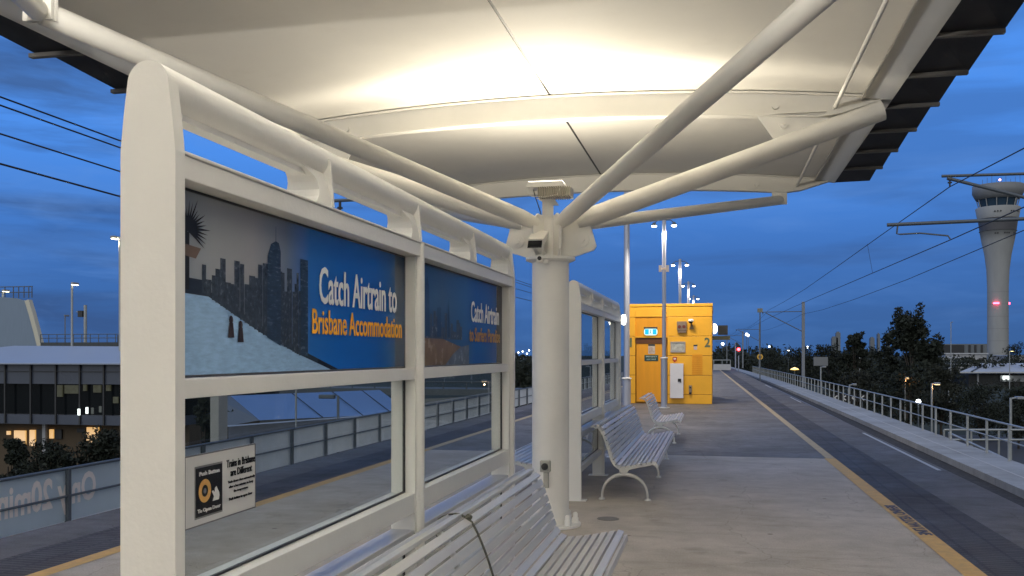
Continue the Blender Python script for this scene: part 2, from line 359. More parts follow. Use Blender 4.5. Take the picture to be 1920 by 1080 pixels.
for k, y in enumerate(RIBS):
    m_ = MB(); n = 30
    pts = [(-3.15 + 6.3 * i / n) for i in range(n + 1)]
    def zb(d):
        a = abs(d); b = 4.02 - .017 * d * d
        if a > 2.62: b = 3.903 + (a - 2.62) / .53 * .155
        return b
    poly = [(CX + d, zs(d) - .004) for d in pts] + [(CX + d, zb(d)) for d in reversed(pts)]
    # web as quads, then flanges
    for i in range(n):
        a, b = pts[i], pts[i + 1]
        for yy, rev in ((y - .012, False), (y + .012, True)):
            q = [(CX + a, yy, zb(a)), (CX + b, yy, zb(b)), (CX + b, yy, zs(b) - .002), (CX + a, yy, zs(a) - .002)]
            m_.add(q, [(3, 2, 1, 0) if rev else (0, 1, 2, 3)], True)
        def fl(z0, z1, hw, th):
            m_.add([(CX + a, y - hw, z0), (CX + b, y - hw, z1), (CX + b, y + hw, z1), (CX + a, y + hw, z0),
                    (CX + a, y - hw, z0 + th), (CX + b, y - hw, z1 + th), (CX + b, y + hw, z1 + th), (CX + a, y + hw, z0 + th)],
                   [(3, 2, 1, 0), (4, 5, 6, 7), (0, 1, 5, 4), (2, 3, 7, 6)])
        fl(zb(a) - .012, zb(b) - .012, .055, .012)
        fl(zs(a) - .022, zs(b) - .022, .07, .012)
    for d in (-2.15, 2.15):
        m_.disc((CX + d, y - .02, zb(d) + .09), 'y', .035, .04, 16)
    m_.build('rib', SHEET, canopy)
for sgn in (-1, 1):
    m_ = MB()
    a, b = 2.92, 3.17
    z1, z2 = zs(a) - .03, zs(b) - .045
    m_.add([(CX + sgn * a, -19.9, z1), (CX + sgn * b, -19.9, z2), (CX + sgn * b, 13.28, z2), (CX + sgn * a, 13.28, z1)], [(0, 1, 2, 3), (3, 2, 1, 0)])
    m_.add([(CX + sgn * b, -19.9, z2), (CX + sgn * b, -19.9, z2 + .14), (CX + sgn * b, 13.28, z2 + .14), (CX + sgn * b, 13.28, z2)], [(0, 1, 2, 3), (3, 2, 1, 0)])
    m_.bar((CX + sgn * 2.92, -19.9, z1 - .006), (CX + sgn * 2.92, 13.26, z1 - .006), .02, .02)
    m_.build('edge_strip', SHEET, canopy)
    MB().tube([(CX + sgn * 2.68, -19.9, 3.99), (CX + sgn * 2.68, 13.28, 3.99)], .018, 10).build('purlin_rod', WSTEEL, canopy)
    y = -19.93
    k = 0
    while y < 13.1:
        l_ = 1.01
        xi = CX + sgn * 3.175; zz = zs(3.17) - .01
        x0 = CX + sgn * 3.62; x1 = CX + sgn * 3.66; j = R.uniform(-.015, .015)
        q = [(xi, y, zz), (xi, y + l_ + .05, zz), (x1 + sgn * j, y + l_ + .12, zz + .02), (x0 + sgn * j, y, zz + .06)]
        q2 = [(a_, b_, c_ + .022) for a_, b_, c_ in q]
        pn = MB().add(q + q2, [(0, 1, 2, 3), (7, 6, 5, 4), (0, 4, 5, 1), (1, 5, 6, 2), (2, 6, 7, 3), (3, 7, 4, 0)])
        if False: pn.add([(x1 + sgn * (j - .12), y + l_ - .28, zz + .0), (x1 + sgn * (j + .0), y + l_ + .14, zz - .03), (x1 + sgn * (j - .02), y + l_ + .14, zz + .07)], [(0, 1, 2), (2, 1, 0)])
        o = pn.build('eave_panel', EAVE, canopy)
        MB().box(xi, x0 + sgn * .02, y - .02, y + .03, zz - .035, zz - .004).build('joist', EAVEJ, o)
        y += l_; k += 1

def make_column(Y0):
    g = thing('canopy_column', (CX, Y0, 0), 'thick round white column on bolted base between the two glazed screens, carrying the canopy arms', 'column')
    MB().lathe([(.183, .02), (.183, 2.63)], (CX, Y0, 0), 48).build('shaft', WHITE, g)
    bp = MB().lathe([(0, .03), (.30, .03), (.30, .005), (0, .005)], (CX, Y0, 0), 40, False).build('base_plate', WHITE, g)
    for a in range(8):
        an = math.radians(a * 45 + 8); c_ = (CX + .245 * math.cos(an), Y0 + .245 * math.sin(an), .03)
        MB().lathe([(.032, 0), (.032, .05), (.024, .055), (.024, .09), (.015, .105), (0, .107)], c_, 14).build('bolt_cap', WHITE, bp)
    MB().lathe([(.183, 2.60), (.245, 2.625), (.245, 2.65), (0, 2.65)], (CX, Y0, 0), 40, False).build('flange', WHITE, g)
    # hub: crossing plates with pin discs
    h = MB()
    h.lathe([(.115, 2.65), (.115, 3.02), (.10, 3.06), (0, 3.07)], (CX, Y0, 0), 24)
    for sg in (-1, 1):
        pl = [(CX + sg * .05, 2.65), (CX + sg * .22, 2.652), (CX + sg * .43, 2.72), (CX + sg * .455, 2.76), (CX + sg * .37, 3.06), (CX + sg * .05, 3.04)]
        for dy in (-.028, .028): h.prism(pl, 'y', Y0 + dy - .008, Y0 + dy + .008)
        h.disc((CX + sg * .325, Y0, 2.815), 'y', .067, .125, 28); h.disc((CX + sg * .325, Y0, 2.815), 'y', .048, .14, 28); h.disc((CX + sg * .325, Y0, 2.815), 'y', .027, .18, 20)
    for sx_ in (-1, 1):
        for sy in (-1, 1):
            d = Vector((sx_ * .5, sy * .86, 0)).normalized(); s_ = Vector((-d.y, d.x, 0)) * .012
            c0 = Vector((CX, Y0, 0))
            pr = [(.04, 2.65), (.23, 2.652), (.27, 2.72), (.27, 3.0), (.2, 3.07), (.04, 3.04)]
            a_ = [c0 + d * u + s_ + Vector((0, 0, z)) for u, z in pr]; b_ = [c0 + d * u - s_ + Vector((0, 0, z)) for u, z in pr]; n = len(pr)
            h.add(a_ + b_, [tuple(range(n)), tuple(reversed(range(n, 2 * n)))] + [(i, i + n, (i + 1) % n + n, (i + 1) % n) for i in range(n)])
    h.build('hub', WHITE, g, bevel=.004)
    def arm(p0, p1, r, nm='arm'):
        p0 = Vector(p0); p1 = Vector(p1); mid = p0.lerp(p1, .5); d = (p1 - p0)
        m_ = MB().tube([p0, p0 + d * .03, p0 + d * .045, p1 - d * .05, p1], [r * .8, r * .95, r, r, r], 28)
        c0 = p0 + d * .12; m_.tube([c0, c0 + d.normalized() * .012], r + .003, 28, caps=False)
        return m_.build(nm, WSTEEL, g)
    for sg in (-1, 1):
        a_ = arm((CX + sg * .27, Y0, 3.00), (CX + sg * 3.10, Y0, 3.945), .096)
        pl = [(CX + sg * 1.98, 3.945), (CX + sg * 2.62, 3.895), (CX + sg * 2.62, 3.80), (CX + sg * 2.17, 3.66)]
        MB().prism(pl, 'y', Y0 - .022, Y0 - .008).disc((CX + sg * 2.22, Y0 - .025, 3.86), 'y', .045, .03, 20).disc((CX + sg * 2.22, Y0 - .035, 3.86), 'y', .02, .04, 14).box(CX + sg * 1.93, CX + sg * 2.6, Y0 - .05, Y0 + .03, 3.948, 3.956).build('bracket', WSTEEL, a_)
        for sy in (-1, 1):
            e = Vector((CX + sg * 2.45, Y0 + sy * 4.12, 3.80))
            b_ = arm((CX + sg * .13, Y0 + sy * .15, 2.98), e, .076 if sy < 0 else .064)
            MB().box(e.x - .10, e.x + .10, e.y - .012, e.y + .012, e.z - .06, 3.93).disc((e.x, e.y - sy * .025, e.z + .04), 'y', .035, .03, 16).build('bracket', WSTEEL, b_)
    return g
col1 = make_column(9.12)
tag(col1, 'thick round white column between the two glazed screens, topped by a hub of canopy arms')
col0 = dup(col1, (0, -8.28, 0), label='round white canopy column standing behind the viewer at the near screen')
for g in (col1, col0): g['group'] = 'canopy columns down the middle of the platform'

# floodlight on each column top
FLOOD, FTILT, FANX, FBASE, CORE = 380, 0, .10, .44, .24
def make_flood(Y0):
    fx, fy, fz = CX - .015, Y0 - .10, 3.32
    g = thing('floodlight', (fx, fy, 3.05), 'lit uplighting floodlight with ribbed heat sink on top of the column hub', 'floodlight')
    MB().prism([(fx - .19, fz + .0), (fx + .19, fz + .0), (fx + .17, fz + .05), (fx - .17, fz + .05)], 'y', fy - .13, fy + .10).build('housing', WHITE, g, bevel=.006)
    MB().box(fx - .165, fx + .165, fy - .115, fy + .085, fz + .05, fz + .056).build('lens', lampmat('flood_lens', (1, .93, .78), 6), g)
    hs = MB()
    for i in range(15): hs.box(fx - .07 + i * .022, fx - .07 + i * .022 + .008, fy - .14, fy + .09, fz - .10, fz - .003)
    hs.box(fx - .075, fx + .25, fy - .10, fy + .06, fz - .085, fz - .01)
    hs.build('heat_sink', mat('heat_sink_mat', (.40, .38, .32), .4, metal=.4), g)
    b = MB().box(fx - .05, fx + .0, fy + .02, fy + .055, 3.03, fz - .085)
    b.prism([(fx - .11, fz - .088), (fx + .06, fz - .088), (fx + .115, fz - .165), (fx + .04, fz - .165), (fx + .02, fz - .12), (fx - .06, fz - .12)], 'y', fy + .0, fy + .02)
    b.box(fx - .05, fx + .06, fy - .0, fy + .018, 3.03, fz - .12)
    b.build('mounting_post', WHITE, g)
    MB().tube([(fx - .16, fy - .12, fz + .0), (fx - .17, fy - .12, fz - .05), (fx - .13, fy - .12, fz - .09), (fx, fy - .12, fz - .1), (fx + .12, fy - .12, fz - .08), (fx + .16, fy - .1, fz + .02)], .005, 6).build('wire_guard', WSTEEL, g)
    MB().tube([(fx - .12, fy - .1, fz - .02), (fx - .1, fy - .08, fz - .1), (fx - .07, fy, 3.1), (fx - .05, fy + .05, 3.0)], .005, 6).build('cable', DARKGREY, g)
    ld = bpy.data.lights.new('flood_lamp', 'AREA'); ld.shape = 'RECTANGLE'; ld.size = .33; ld.size_y = .2; ld.energy = FLOOD; ld.color = (1, .90, .72)
    # asymmetric optic: a wide fan across the canopy, narrow along it
    ld.use_nodes = True; n = ld.node_tree.nodes; l = ld.node_tree.links; em = n['Emission']
    ge = n.new('ShaderNodeNewGeometry'); sp = n.new('ShaderNodeSeparateXYZ'); l.new(ge.outputs['Incoming'], sp.inputs[0])
    def M(op, a, b=None, c=None):
        q = n.new('ShaderNodeMath'); q.operation = op
        for i, v in enumerate((a, b, c)):
            if v is None: continue
            if isinstance(v, (int, float)): q.inputs[i].default_value = v
            else: l.new(v, q.inputs[i])
        return q.outputs[0]
    ty = M('DIVIDE', sp.outputs['Y'], sp.outputs['Z']); tx = M('DIVIDE', sp.outputs['X'], sp.outputs['Z'])
    gy = M('MULTIPLY', M('ADD', ty, .75), 1 / .36); ex = M('POWER', 2.718, M('MULTIPLY', M('MULTIPLY', gy, gy), -1))
    wx = M('MINIMUM', M('MULTIPLY_ADD', M('MULTIPLY', tx, tx), FANX, 1), 6)
    l.new(M('MULTIPLY_ADD', M('MULTIPLY', ex, wx), CORE, M('MULTIPLY', M('SUBTRACT', 1, M('MULTIPLY', M('POWER', 2.718, M('MULTIPLY', M('ADD', M('MULTIPLY', tx, tx), M('MULTIPLY', ty, ty)), -.38)), .86)), FBASE)), em.inputs['Strength'])
    lo = bpy.data.objects.new('flood_lamp', ld); COL.objects.link(lo); lo.parent = g
    lo.location = Vector((fx, fy - .015, fz + .062)) - Vector(g.location); lo.rotation_euler = (math.radians(180 + FTILT), 0, 0)
    return g
fl1 = make_flood(9.12)
fl0 = dup(fl1, (0, -8.28, 0), label='lit uplighting floodlight on the column behind the viewer')
for ch in fl0.children:
    if ch.type == 'LIGHT': ch.data = ch.data.copy(); ch.data.energy = FLOOD * 13; ch.data.color = (1, .95, .86)
for k in (2, 3):  # unseen columns with floodlights, added for warm fill from behind
    c_ = dup(col1, (0, -8.28 * k, 0), label='unseen added round canopy column %s behind the viewer' % ('second' if k == 2 else 'third'))
    dup(fl1, (0, -8.28 * k, 0), label='unseen added fill floodlight on the %s column behind the viewer' % ('second' if k == 2 else 'third'))

# security cameras on the hub, outlet box on the shaft
def make_camera():
    g = thing('security_camera', (-1.66, 8.93, 2.70), 'white box security camera with dark window clamped to the front of the column hub', 'security camera')
    x, y, z = -1.685, 8.86, 2.80
    pr = [(x - .07, z - .04), (x + .065, z - .04), (x + .075, z + .045), (x - .055, z + .045)]
    def tilt(mb):
        c_, s_ = math.cos(.42), math.sin(.42)
        mb.v = [Vector((q.x, y + (q.y - y) * c_ - (q.z - z) * s_, z + (q.y - y) * s_ + (q.z - z) * c_)) for q in mb.v]; return mb
    pr = [(x - .085, z - .045), (x + .07, z - .045), (x + .09, z + .05), (x - .065, z + .05)]
    tilt(MB().prism(pr, 'y', y - .13, y + .14)).build('housing', WSTEEL, g, bevel=.006)
    tilt(MB().prism([(x - .075, z - .036), (x + .062, z - .036), (x + .075, z + .036), (x - .06, z + .036)], 'y', y - .1345, y - .1315)).build('window', mat('dark_lens', (.01, .01, .012), .1), g)
    MB().tube([(x + .02, y, z - .04), (x + .03, y + .02, z - .09), (x + .05, y + .07, z - .13)], .025, 14).disc((x + .03, y + .02, z - .08), 'x', .035, .05, 18).build('swivel', WSTEEL, g)
    return g
make_camera()
g = thing('dome_camera', (-1.665, 8.92, 2.56), 'small white camera with round black lens under the column flange', 'security camera')
MB().box(-1.695, -1.635, 8.88, 8.95, 2.585, 2.66).box(-1.635, -1.58, 8.90, 8.95, 2.57, 2.63).build('housing', WSTEEL, g, bevel=.01)
MB().disc((-1.665, 8.875, 2.625), 'y', .02, .012, 20).build('lens', BLACK, g)
g = thing('outlet_box', (-1.6, 8.92, .5), 'grey socket box with round black cap screwed to the lower column', 'outlet box')
MB().box(-1.665, -1.565, 8.885, 8.945, .555, .665).build('box', mat('outlet_grey', (.34, .34, .31), .5), g, bevel=.008)
MB().disc((-1.615, 8.88, .61), 'y', .033, .02, 24).build('cap', BLACK, g)
MB().box(-1.632, -1.585, 8.90, 8.94, .40, .552).build('conduit', mat('outlet_grey', (.34, .34, .31)), g)

# ------------------------------------------------------------------ glazed screens
def make_screen(Y0, ads=True):
    L_ = 4.66; X0 = -1.61
    g = thing('glazed_screen', (X0, Y0, 0), 'x', 'windbreak screen')
    # end plate / rail profile (x,z)
    R_ = .066; zc = 2.487
    arc = [(X0 + R_ * math.cos(a), zc + R_ * math.sin(a)) for a in [math.radians(10 + 160 * i / 16) for i in range(17)]]
    top = [(X0 + .092, 2.29)] + [(X0 + .085, 2.33), (X0 + .078, 2.40)] + arc + [(X0 - .078, 2.40), (X0 - .085, 2.33), (X0 - .092, 2.29)]
    post = [(X0 + .089, .012), (X0 + .089, 2.288)] + top[1:-1] + [(X0 - .089, 2.288), (X0 - .089, .012)]
    for nm, ya, yb in (('end_post', Y0, Y0 + .05), ('end_post', Y0 + L_ - .05, Y0 + L_)):
        o = MB().prism(post, 'y', ya, yb).build(nm, WHITE, g, bevel=.006, seg=3)
        MB().box(X0 - .14, X0 + .15, ya - .03, yb + .05, .001, .012).build('foot_plate', WHITE, o)
    # jambs behind end posts and the middle post
    for a_, b_ in ((Y0 + .052, Y0 + .09), (Y0 + L_ - .09, Y0 + L_ - .052)):
        MB().box(X0 - .075, X0 + .06, a_, b_, .012, 2.215).build('jamb', WHITE, g, bevel=.003)
    ym = Y0 + 2.33
    MB().box(X0 - .075, X0 + .06, ym - .045, ym + .045, .012, 2.215).tube([(X0 + .058, ym + .012, .012), (X0 + .058, ym + .012, 2.295)], .034, 20).box(X0 - .13, X0 + .14, ym - .07, ym + .07, .001, .011).build('middle_post', WHITE, g, bevel=.003)
    # top rail: rounded tube-like profile with lower lip
    rail = MB(); ya, yb = Y0 + .05, Y0 + L_ - .05
    rail.tube([(X0, ya, zc), (X0, yb, zc)], R_, 28).box(X0 - .028, X0 + .028, ya, yb, 2.408, 2.43)
    rl = rail.build('top_rail', WHITE, g)
    for q in range(1, 5):
        ye = Y0 + L_ * q / 4 - (0.05 if q == 4 else 0.01)
        lv = [(2.299, .082, .165), (2.325, .076, .13), (2.355, .070, .112), (2.385, .064, .115), (2.405, .058, .135), (2.42, .050, .17), (2.445, .040, .24)]
        m_ = MB(); vs = []
        for z_, w_, l_ in lv: vs += [(X0 - w_, ye - .015, z_), (X0 + w_, ye - .015, z_), (X0 + w_, ye - l_, z_), (X0 - w_, ye - l_, z_)]
        m_.add(vs, [(4 * a + b, 4 * a + (b + 1) % 4, 4 * a + 4 + (b + 1) % 4, 4 * a + 4 + b) for a in range(len(lv) - 1) for b in range(4)], False)
        hw = [(.087, 2.299), (.081, 2.40), (.071, 2.495), (.05, 2.50)]
        pg = [(X0 + a, b) for a, b in hw] + [(X0 - a, b) for a, b in reversed(hw)]
        m_.prism(pg, 'y', ye - .014, ye)
        m_.build('gusset', WHITE, rl)
    xf, xb = X0 + .058, X0 - .073
    def railz(nm, z0, z1, a=xf, b=xb, mt=WHITE):
        m_ = MB()
        for y1, y2 in ((Y0 + .092, ym - .047), (ym + .047, Y0 + L_ - .092)): m_.box(b, a, y1, y2, z0, z1)
        return m_.build(nm, mt, g, bevel=.003)
    MB().box(xb, X0 + .080, Y0 + .052, Y0 + L_ - .052, 2.217, 2.286).box(xb - .01, X0 + .087, Y0 + .052, Y0 + L_ - .052, 2.288, 2.298).build('head_beam', WHITE, g, bevel=.004)
    railz('middle_rail', 1.565, 1.623); railz('glass_rail', .862, .965, xf, xb)
    sill = mat('sill_steel', (.66, .66, .67), .35, metal=.1, var=.06, vs=3, stretch=(1, .3, 1))
    railz('lower_rail', .70, .772, xf - .004, xb, sill); railz('bottom_rail', .30, .37)
    for y1, y2 in ((Y0 + .092, ym - .047), (ym + .047, Y0 + L_ - .092)):
        for z0, z1 in ((1.625, 2.215), (.967, 1.563), (.372, .698)):
            gl = MB().box(X0 - .003, X0 + .003, y1 + .001, y2 - .001, z0, z1).build('glass_pane', GLASS, g)
            ga = MB(); t_ = .008
            ga.box(X0 - .006, X0 + .006, y1, y1 + t_, z0, z1).box(X0 - .006, X0 + .006, y2 - t_ - .004, y2, z0, z1).box(X0 - .006, X0 + .006, y1 + t_, y2 - t_, z0, z0 + t_)
            if z0 > 1.6: ga.box(X0 - .006, X0 + .006, y1 + t_, y2 - t_, z1 - t_, z1)
            ga.build('gasket', BLACK, gl)
    return g
sc1 = make_screen(2.42)
tag(sc1, 'nearest white framed glass windbreak screen carrying two blue train adverts', group='glazed windbreak screens')
sc2 = dup(sc1, (0, 8.28, 0), label='farther white framed glass windbreak screen standing beyond the round column')

# ------------------------------------------------------------------ adverts (printed sheets on the upper panes)
def advmat(name, stops, y0, y1):
    m = bpy.data.materials.new(name); m.use_nodes = True; n = m.node_tree.nodes; l = m.node_tree.links; b = n['Principled BSDF']
    b.inputs['Roughness'].default_value = .25; b.inputs['Specular IOR Level'].default_value = .12
    t = n.new('ShaderNodeTexCoord'); s_ = n.new('ShaderNodeSeparateXYZ'); l.new(t.outputs['Object'], s_.inputs[0])
    r = n.new('ShaderNodeMapRange'); r.inputs[1].default_value = y0; r.inputs[2].default_value = y1; l.new(s_.outputs['Y'], r.inputs[0])
    cr = n.new('ShaderNodeValToRGB'); l.new(r.outputs[0], cr.inputs[0])
    for i, (p, c) in enumerate(stops):
        e = cr.color_ramp.elements[i] if i < 2 else cr.color_ramp.elements.new(p)
        e.position = p; e.color = (*c, 1)
    l.new(cr.outputs[0], b.inputs['Base Color']); MATS[name] = m; return m
XA = -1.6035
def flat(name, col, rough=.25, **k): return mat(name, col, rough, spec=.1, **k)
def poly(mb, pts, layer):  # pts (y,z)
    x = XA + .0006 * layer
    return mb.add([(x, a, b) for a, b in pts], [tuple(range(len(pts)))])
def px1(pts): return [(lambda q: (q.y, q.z))(at(a, b, X=-1.60)) for a, b in pts]
ad1 = thing('advert_sheet', (XA, 2.52, 1.63), 'wide blue advert for city accommodation with pool and skyline in the near upper pane', 'advert')
y0, y1 = 2.522, 4.692
MB().quad((XA, y0, 1.634), (XA, y1, 1.634), (XA, y1, 2.206), (XA, y0, 2.206)).build('printed_sheet', advmat('ad_city', [(0, (.18, .21, .25)), (1, (.004, .03, .075)), (.12, (.25, .26, .28)), (.24, (.24, .24, .26)), (.36, (.11, .14, .20)), (.46, (.012, .10, .36)), (.60, (.002, .085, .38)), (.80, (.002, .08, .36)), (.925, (.008, .075, .22)), (.935, (.03, .06, .10))], 0, y1 - y0), ad1)
# pool
m_ = MB()
P0 = [(y0, 1.90), (2.72, 1.895), (2.90, 1.84), (3.10, 1.775), (3.40, 1.70), (3.72, 1.634), (y0, 1.634)]
poly(m_, [(y0, 1.634), (3.72, 1.634), (3.40, 1.70), (3.10, 1.775), (2.90, 1.835), (2.74, 1.885), (y0, 1.890)], 1)
pool = mat('pool_water', (.26, .42, .64), .2, var=.22, vs=34, stretch=(1, .5, 2.2)); m_.build('pool', pool, ad1)
m_ = MB(); poly(m_, [(2.74, 1.885), (2.90, 1.835), (3.10, 1.775), (3.40, 1.70), (3.72, 1.634), (3.80, 1.634), (3.46, 1.71), (3.14, 1.79), (2.93, 1.85), (2.76, 1.90)], 2)
poly(m_, [(y0, 1.89), (2.75, 1.885), (2.76, 1.935), (y0, 1.94)], 2)
m_.build('pool_edge', flat('ad_dark', (.012, .018, .03)), ad1)
m_ = MB(); rr = random.Random(3)
yy = 2.70
while yy < 3.44:
    w = rr.uniform(.018, .045); hh = rr.uniform(.09, .25) * (1.0 if yy < 3.4 else .75); base = 1.91 - max(0, yy - 2.85) * .24
    base = max(1.68, (1.885 - (yy - 2.74) * .31) if yy < 3.1 else (1.775 - (yy - 3.1) * .25)) - .004; top_ = max(base + .05, 1.88 + hh * .6)
    poly(m_, [(yy, base), (yy + w, base), (yy + w, max(base + .05, 1.88 + hh * .6)), (yy, max(base + .05, 1.88 + hh * .6))], 2 + .2 * rr.random()); yy += w * rr.uniform(.7, 1.1)
m_.build('skyline', flat('ad_sky_bld', (.028, .038, .055), var=.8, vs=45), ad1)
m_ = MB()
poly(m_, [(3.14, 1.76), (3.25, 1.73), (3.25, 2.085), (3.235, 2.115), (3.21, 2.12), (3.17, 2.105), (3.145, 2.06)], 4)
poly(m_, [(3.208, 2.12), (3.212, 2.12), (3.211, 2.175), (3.209, 2.175)], 4)
poly(m_, [(3.42, 1.70), (3.49, 1.69), (3.49, 2.075), (3.42, 2.075)], 4)
m_.build('towers', flat('ad_tower', (.018, .034, .065), var=.6, vs=18, stretch=(1, 1, 5)), ad1)
m_ = MB()   # palm
for k in range(26):
    a = math.radians(-35 + 250 * k / 25); l_ = rr.uniform(.075, .12); cx, cz = 2.615, 2.09
    e = (cx + l_ * 1.15 * math.cos(a), cz + l_ * .9 * math.sin(a)); nx, nz = -math.sin(a) * .008, math.cos(a) * .008
    poly(m_, [(max(y0, cx - nx), cz - nz), (max(y0, cx + nx), cz + nz), (max(y0, e[0]), e[1])], 5 + .1 * k / 25)
poly(m_, [(2.56, 1.90), (2.625, 1.90), (2.625, 2.08), (2.56, 2.08)], 4)
m_.build('palm', flat('ad_palm', (.010, .011, .012)), ad1)
m_ = MB(); poly(m_, [(y0, 2.01), (2.66, 2.0), (2.69, 2.035), (y0, 2.045)], 6); m_.build('planter', flat('ad_planter', (.10, .07, .055)), ad1)
m_ = MB()
for cx, cz in ((2.88, 1.815), (2.945, 1.80)):
    poly(m_, [(cx + .014 * math.cos(t), cz + .015 * math.sin(t)) for t in [math.pi * 2 * i / 10 for i in range(10)]], 5)
    poly(m_, [(cx - .02, cz - .06), (cx + .022, cz - .06), (cx + .014, cz - .01), (cx - .012, cz - .01)], 5)
m_.build('bathers', flat('ad_bather', (.03, .02, .02)), ad1)
U, V = (0, 1, 0), (0, 0, 1)
m_ = MB().text('Catch Airtrain to', (XA + .004, 3.594, 1.908), U, V, .955, .155, bold=.012); m_.build('white_lettering', flat('ad_white', (.85, .85, .85)), ad1)
m_ = MB().text('Brisbane Accommodation', (XA + .004, 3.526, 1.781), U, V, 1.10, .104, bold=.010); m_.build('orange_lettering', flat('ad_orange', (.85, .40, .03)), ad1)

ad2 = thing('advert_sheet', (XA, 4.85, 1.63), 'blue advert with beach and thin towers in the farther upper pane', 'advert')
y0, y1 = 4.812, 6.976
MB().quad((XA, y0, 1.634), (XA, y1, 1.634), (XA, y1, 2.206), (XA, y0, 2.206)).build('printed_sheet', advmat('ad_beach', [(0, (.02, .07, .15)), (1, (.004, .025, .06)), (.25, (.04, .09, .16)), (.5, (.025, .11, .28)), (.62, (.002, .085, .35)), (.9, (.002, .08, .32)), (.905, (.03, .05, .07))], 0, y1 - y0), ad2)
m_ = MB(); poly(m_, [(y0, 1.634), (5.45, 1.634), (5.62, 1.70), (5.80, 1.745), (5.4, 1.79), (y0, 1.80)], 1); m_.build('beach', flat('ad_sand', (.20, .13, .07), var=.3, vs=12), ad2)
m_ = MB(); poly(m_, [(5.45, 1.634), (6.0, 1.634), (6.0, 1.76), (5.80, 1.745), (5.62, 1.70)], 1.5); m_.build('surf', flat('ad_surf', (.12, .15, .20), var=.3, vs=12), ad2)
m_ = MB(); yy = y0 + .01
while yy < 5.80:
    w = rr.uniform(.025, .06); hh = rr.uniform(.05, .19) * (1.1 - (yy - 4.8) * .5)
    poly(m_, [(yy, 1.79), (yy + w, 1.79), (yy + w, 1.80 + hh), (yy, 1.80 + hh)], 2 + .2 * rr.random()); yy += w * rr.uniform(.8, 1.2)
m_.build('skyline', flat('ad_sky_bld2', (.055, .075, .10), var=.45, vs=20), ad2)
m_ = MB()
poly(m_, [(5.02, 1.80), (5.13, 1.80), (5.115, 2.08), (5.075, 2.15), (5.04, 2.08)], 4)
m_.build('tall_tower', flat('ad_tower2', (.02, .05, .10)), ad2); m_ = MB()
poly(m_, [(5.49, 1.80), (5.54, 1.80), (5.53, 1.95), (5.515, 2.04), (5.50, 1.95)], 4); m_.build('thin_tower', flat('ad_tower2', (.02, .05, .10)), ad2); m_ = MB(); poly(m_, [(5.27, 1.80), (5.35, 1.80), (5.35, 1.98), (5.27, 1.97)], 4)
m_.build('short_tower', flat('ad_tower2', (.02, .05, .10)), ad2)
MB().text('Catch Airtrain', (XA + .004, 6.042, 1.915), U, V, .815, .14, bold=.012).build('white_lettering', flat('ad_white', (.85, .85, .85)), ad2)
MB().text('to Surfers Paradise', (XA + .004, 6.00, 1.782), U, V, .895, .098, bold=.02).build('orange_lettering', flat('ad_orange2', (.42, .24, .10)), ad2)

# ------------------------------------------------------------------ push-button sign on the glass
sg = thing('information_sign', (-1.602, 2.61, 1.157), 'small white sign about pushing the button to open train doors, on the lower near pane', 'sign')
ys0, ys1, z0, z1, XS = 2.600, 3.045, 1.158, 1.378, -1.600
MB().box(XS - .006, XS, ys0, ys1, z0, z1).build('board', mat('sign_white', (.60, .60, .59), .3), sg)
m_ = MB(); b_ = .004
m_.box(XS - .007, XS + .001, ys0 - b_, ys1 + b_, z1, z1 + b_).box(XS - .007, XS + .001, ys0 - b_, ys1 + b_, z0 - b_, z0).box(XS - .007, XS + .001, ys0 - b_, ys0, z0, z1).box(XS - .007, XS + .001, ys1, ys1 + b_, z0, z1)
m_.build('border', mat('sign_border', (.13, .13, .13), .4), sg)
def sy(px): return ys0 + (px - 50) / (850 - 50) * 0 + _sy(px)
def _sy(px): return at(350 + px / 6.353, 900, X=XS).y - ys0
bk = MB().box(XS + .0005, XS + .002, sy(103) , sy(416), 1.183, 1.338).build('black_panel', mat('sign_black', (.008, .008, .01), .25), sg)
mm = MB().box(XS + .0002, XS + .0008, sy(93), sy(424), 1.177, 1.344).build('panel_border', mat('sign_grey', (.16, .16, .16), .4), sg)
cy_, cz_ = sy(208), 1.262
def ring(r0, r1, x, n=32, oct_=0):
    m_ = MB(); vs = []
    for k in range(n):
        a = 2 * math.pi * k / n; vs += [(x, cy_ + r0 * math.cos(a), cz_ + r0 * math.sin(a)), (x, cy_ + r1 * math.cos(a), cz_ + r1 * math.sin(a))]
    return m_.add(vs, [(2 * k, 2 * k + 1, (2 * k + 3) % (2 * n), (2 * k + 2) % (2 * n)) for k in range(n)])
ring(.019, .0375, XS + .003).build('ring', mat('sign_gold', (.55, .30, .08), .4, var=.15, vs=60), sg)
ring(0.0, .009, XS + .003).build('button', mat('sign_mid', (.18, .18, .18), .4), sg)
m_ = MB(); hx = XS + .003; q = [(sy(290), 1.254), (sy(305), 1.257), (sy(322), 1.25), (sy(325), 1.262), (sy(345), 1.268), (sy(360), 1.257), (sy(378), 1.245), (sy(382), 1.235), (sy(375), 1.222), (sy(300), 1.222), (sy(315), 1.236)]
m_.add([(hx, a, b) for a, b in q], [tuple(range(len(q)))]); m_.build('pointing_hand', mat('sign_white', (.6, .6, .59)), sg)
m_ = MB().text('Push Button', (XS + .0025, sy(140), 1.312), U, V, sy(380) - sy(140), .013, bold=.02); m_.build('heading_lettering', mat('sign_white', (.6, .6, .59)), sg)
m_ = MB().text('To Open Door', (XS + .0025, sy(120), 1.192), U, V, sy(392) - sy(120), .0155, bold=.02)
m_.build('lower_lettering', mat('sign_white', (.6, .6, .59)), sg)
m_ = MB()
m_.text('Trains in Brisbane', (XS + .001, sy(470), 1.318), U, V, sy(805) - sy(470), .026, bold=.015).text('are Different', (XS + .001, sy(517), 1.287), U, V, sy(770) - sy(517), .025, bold=.015)
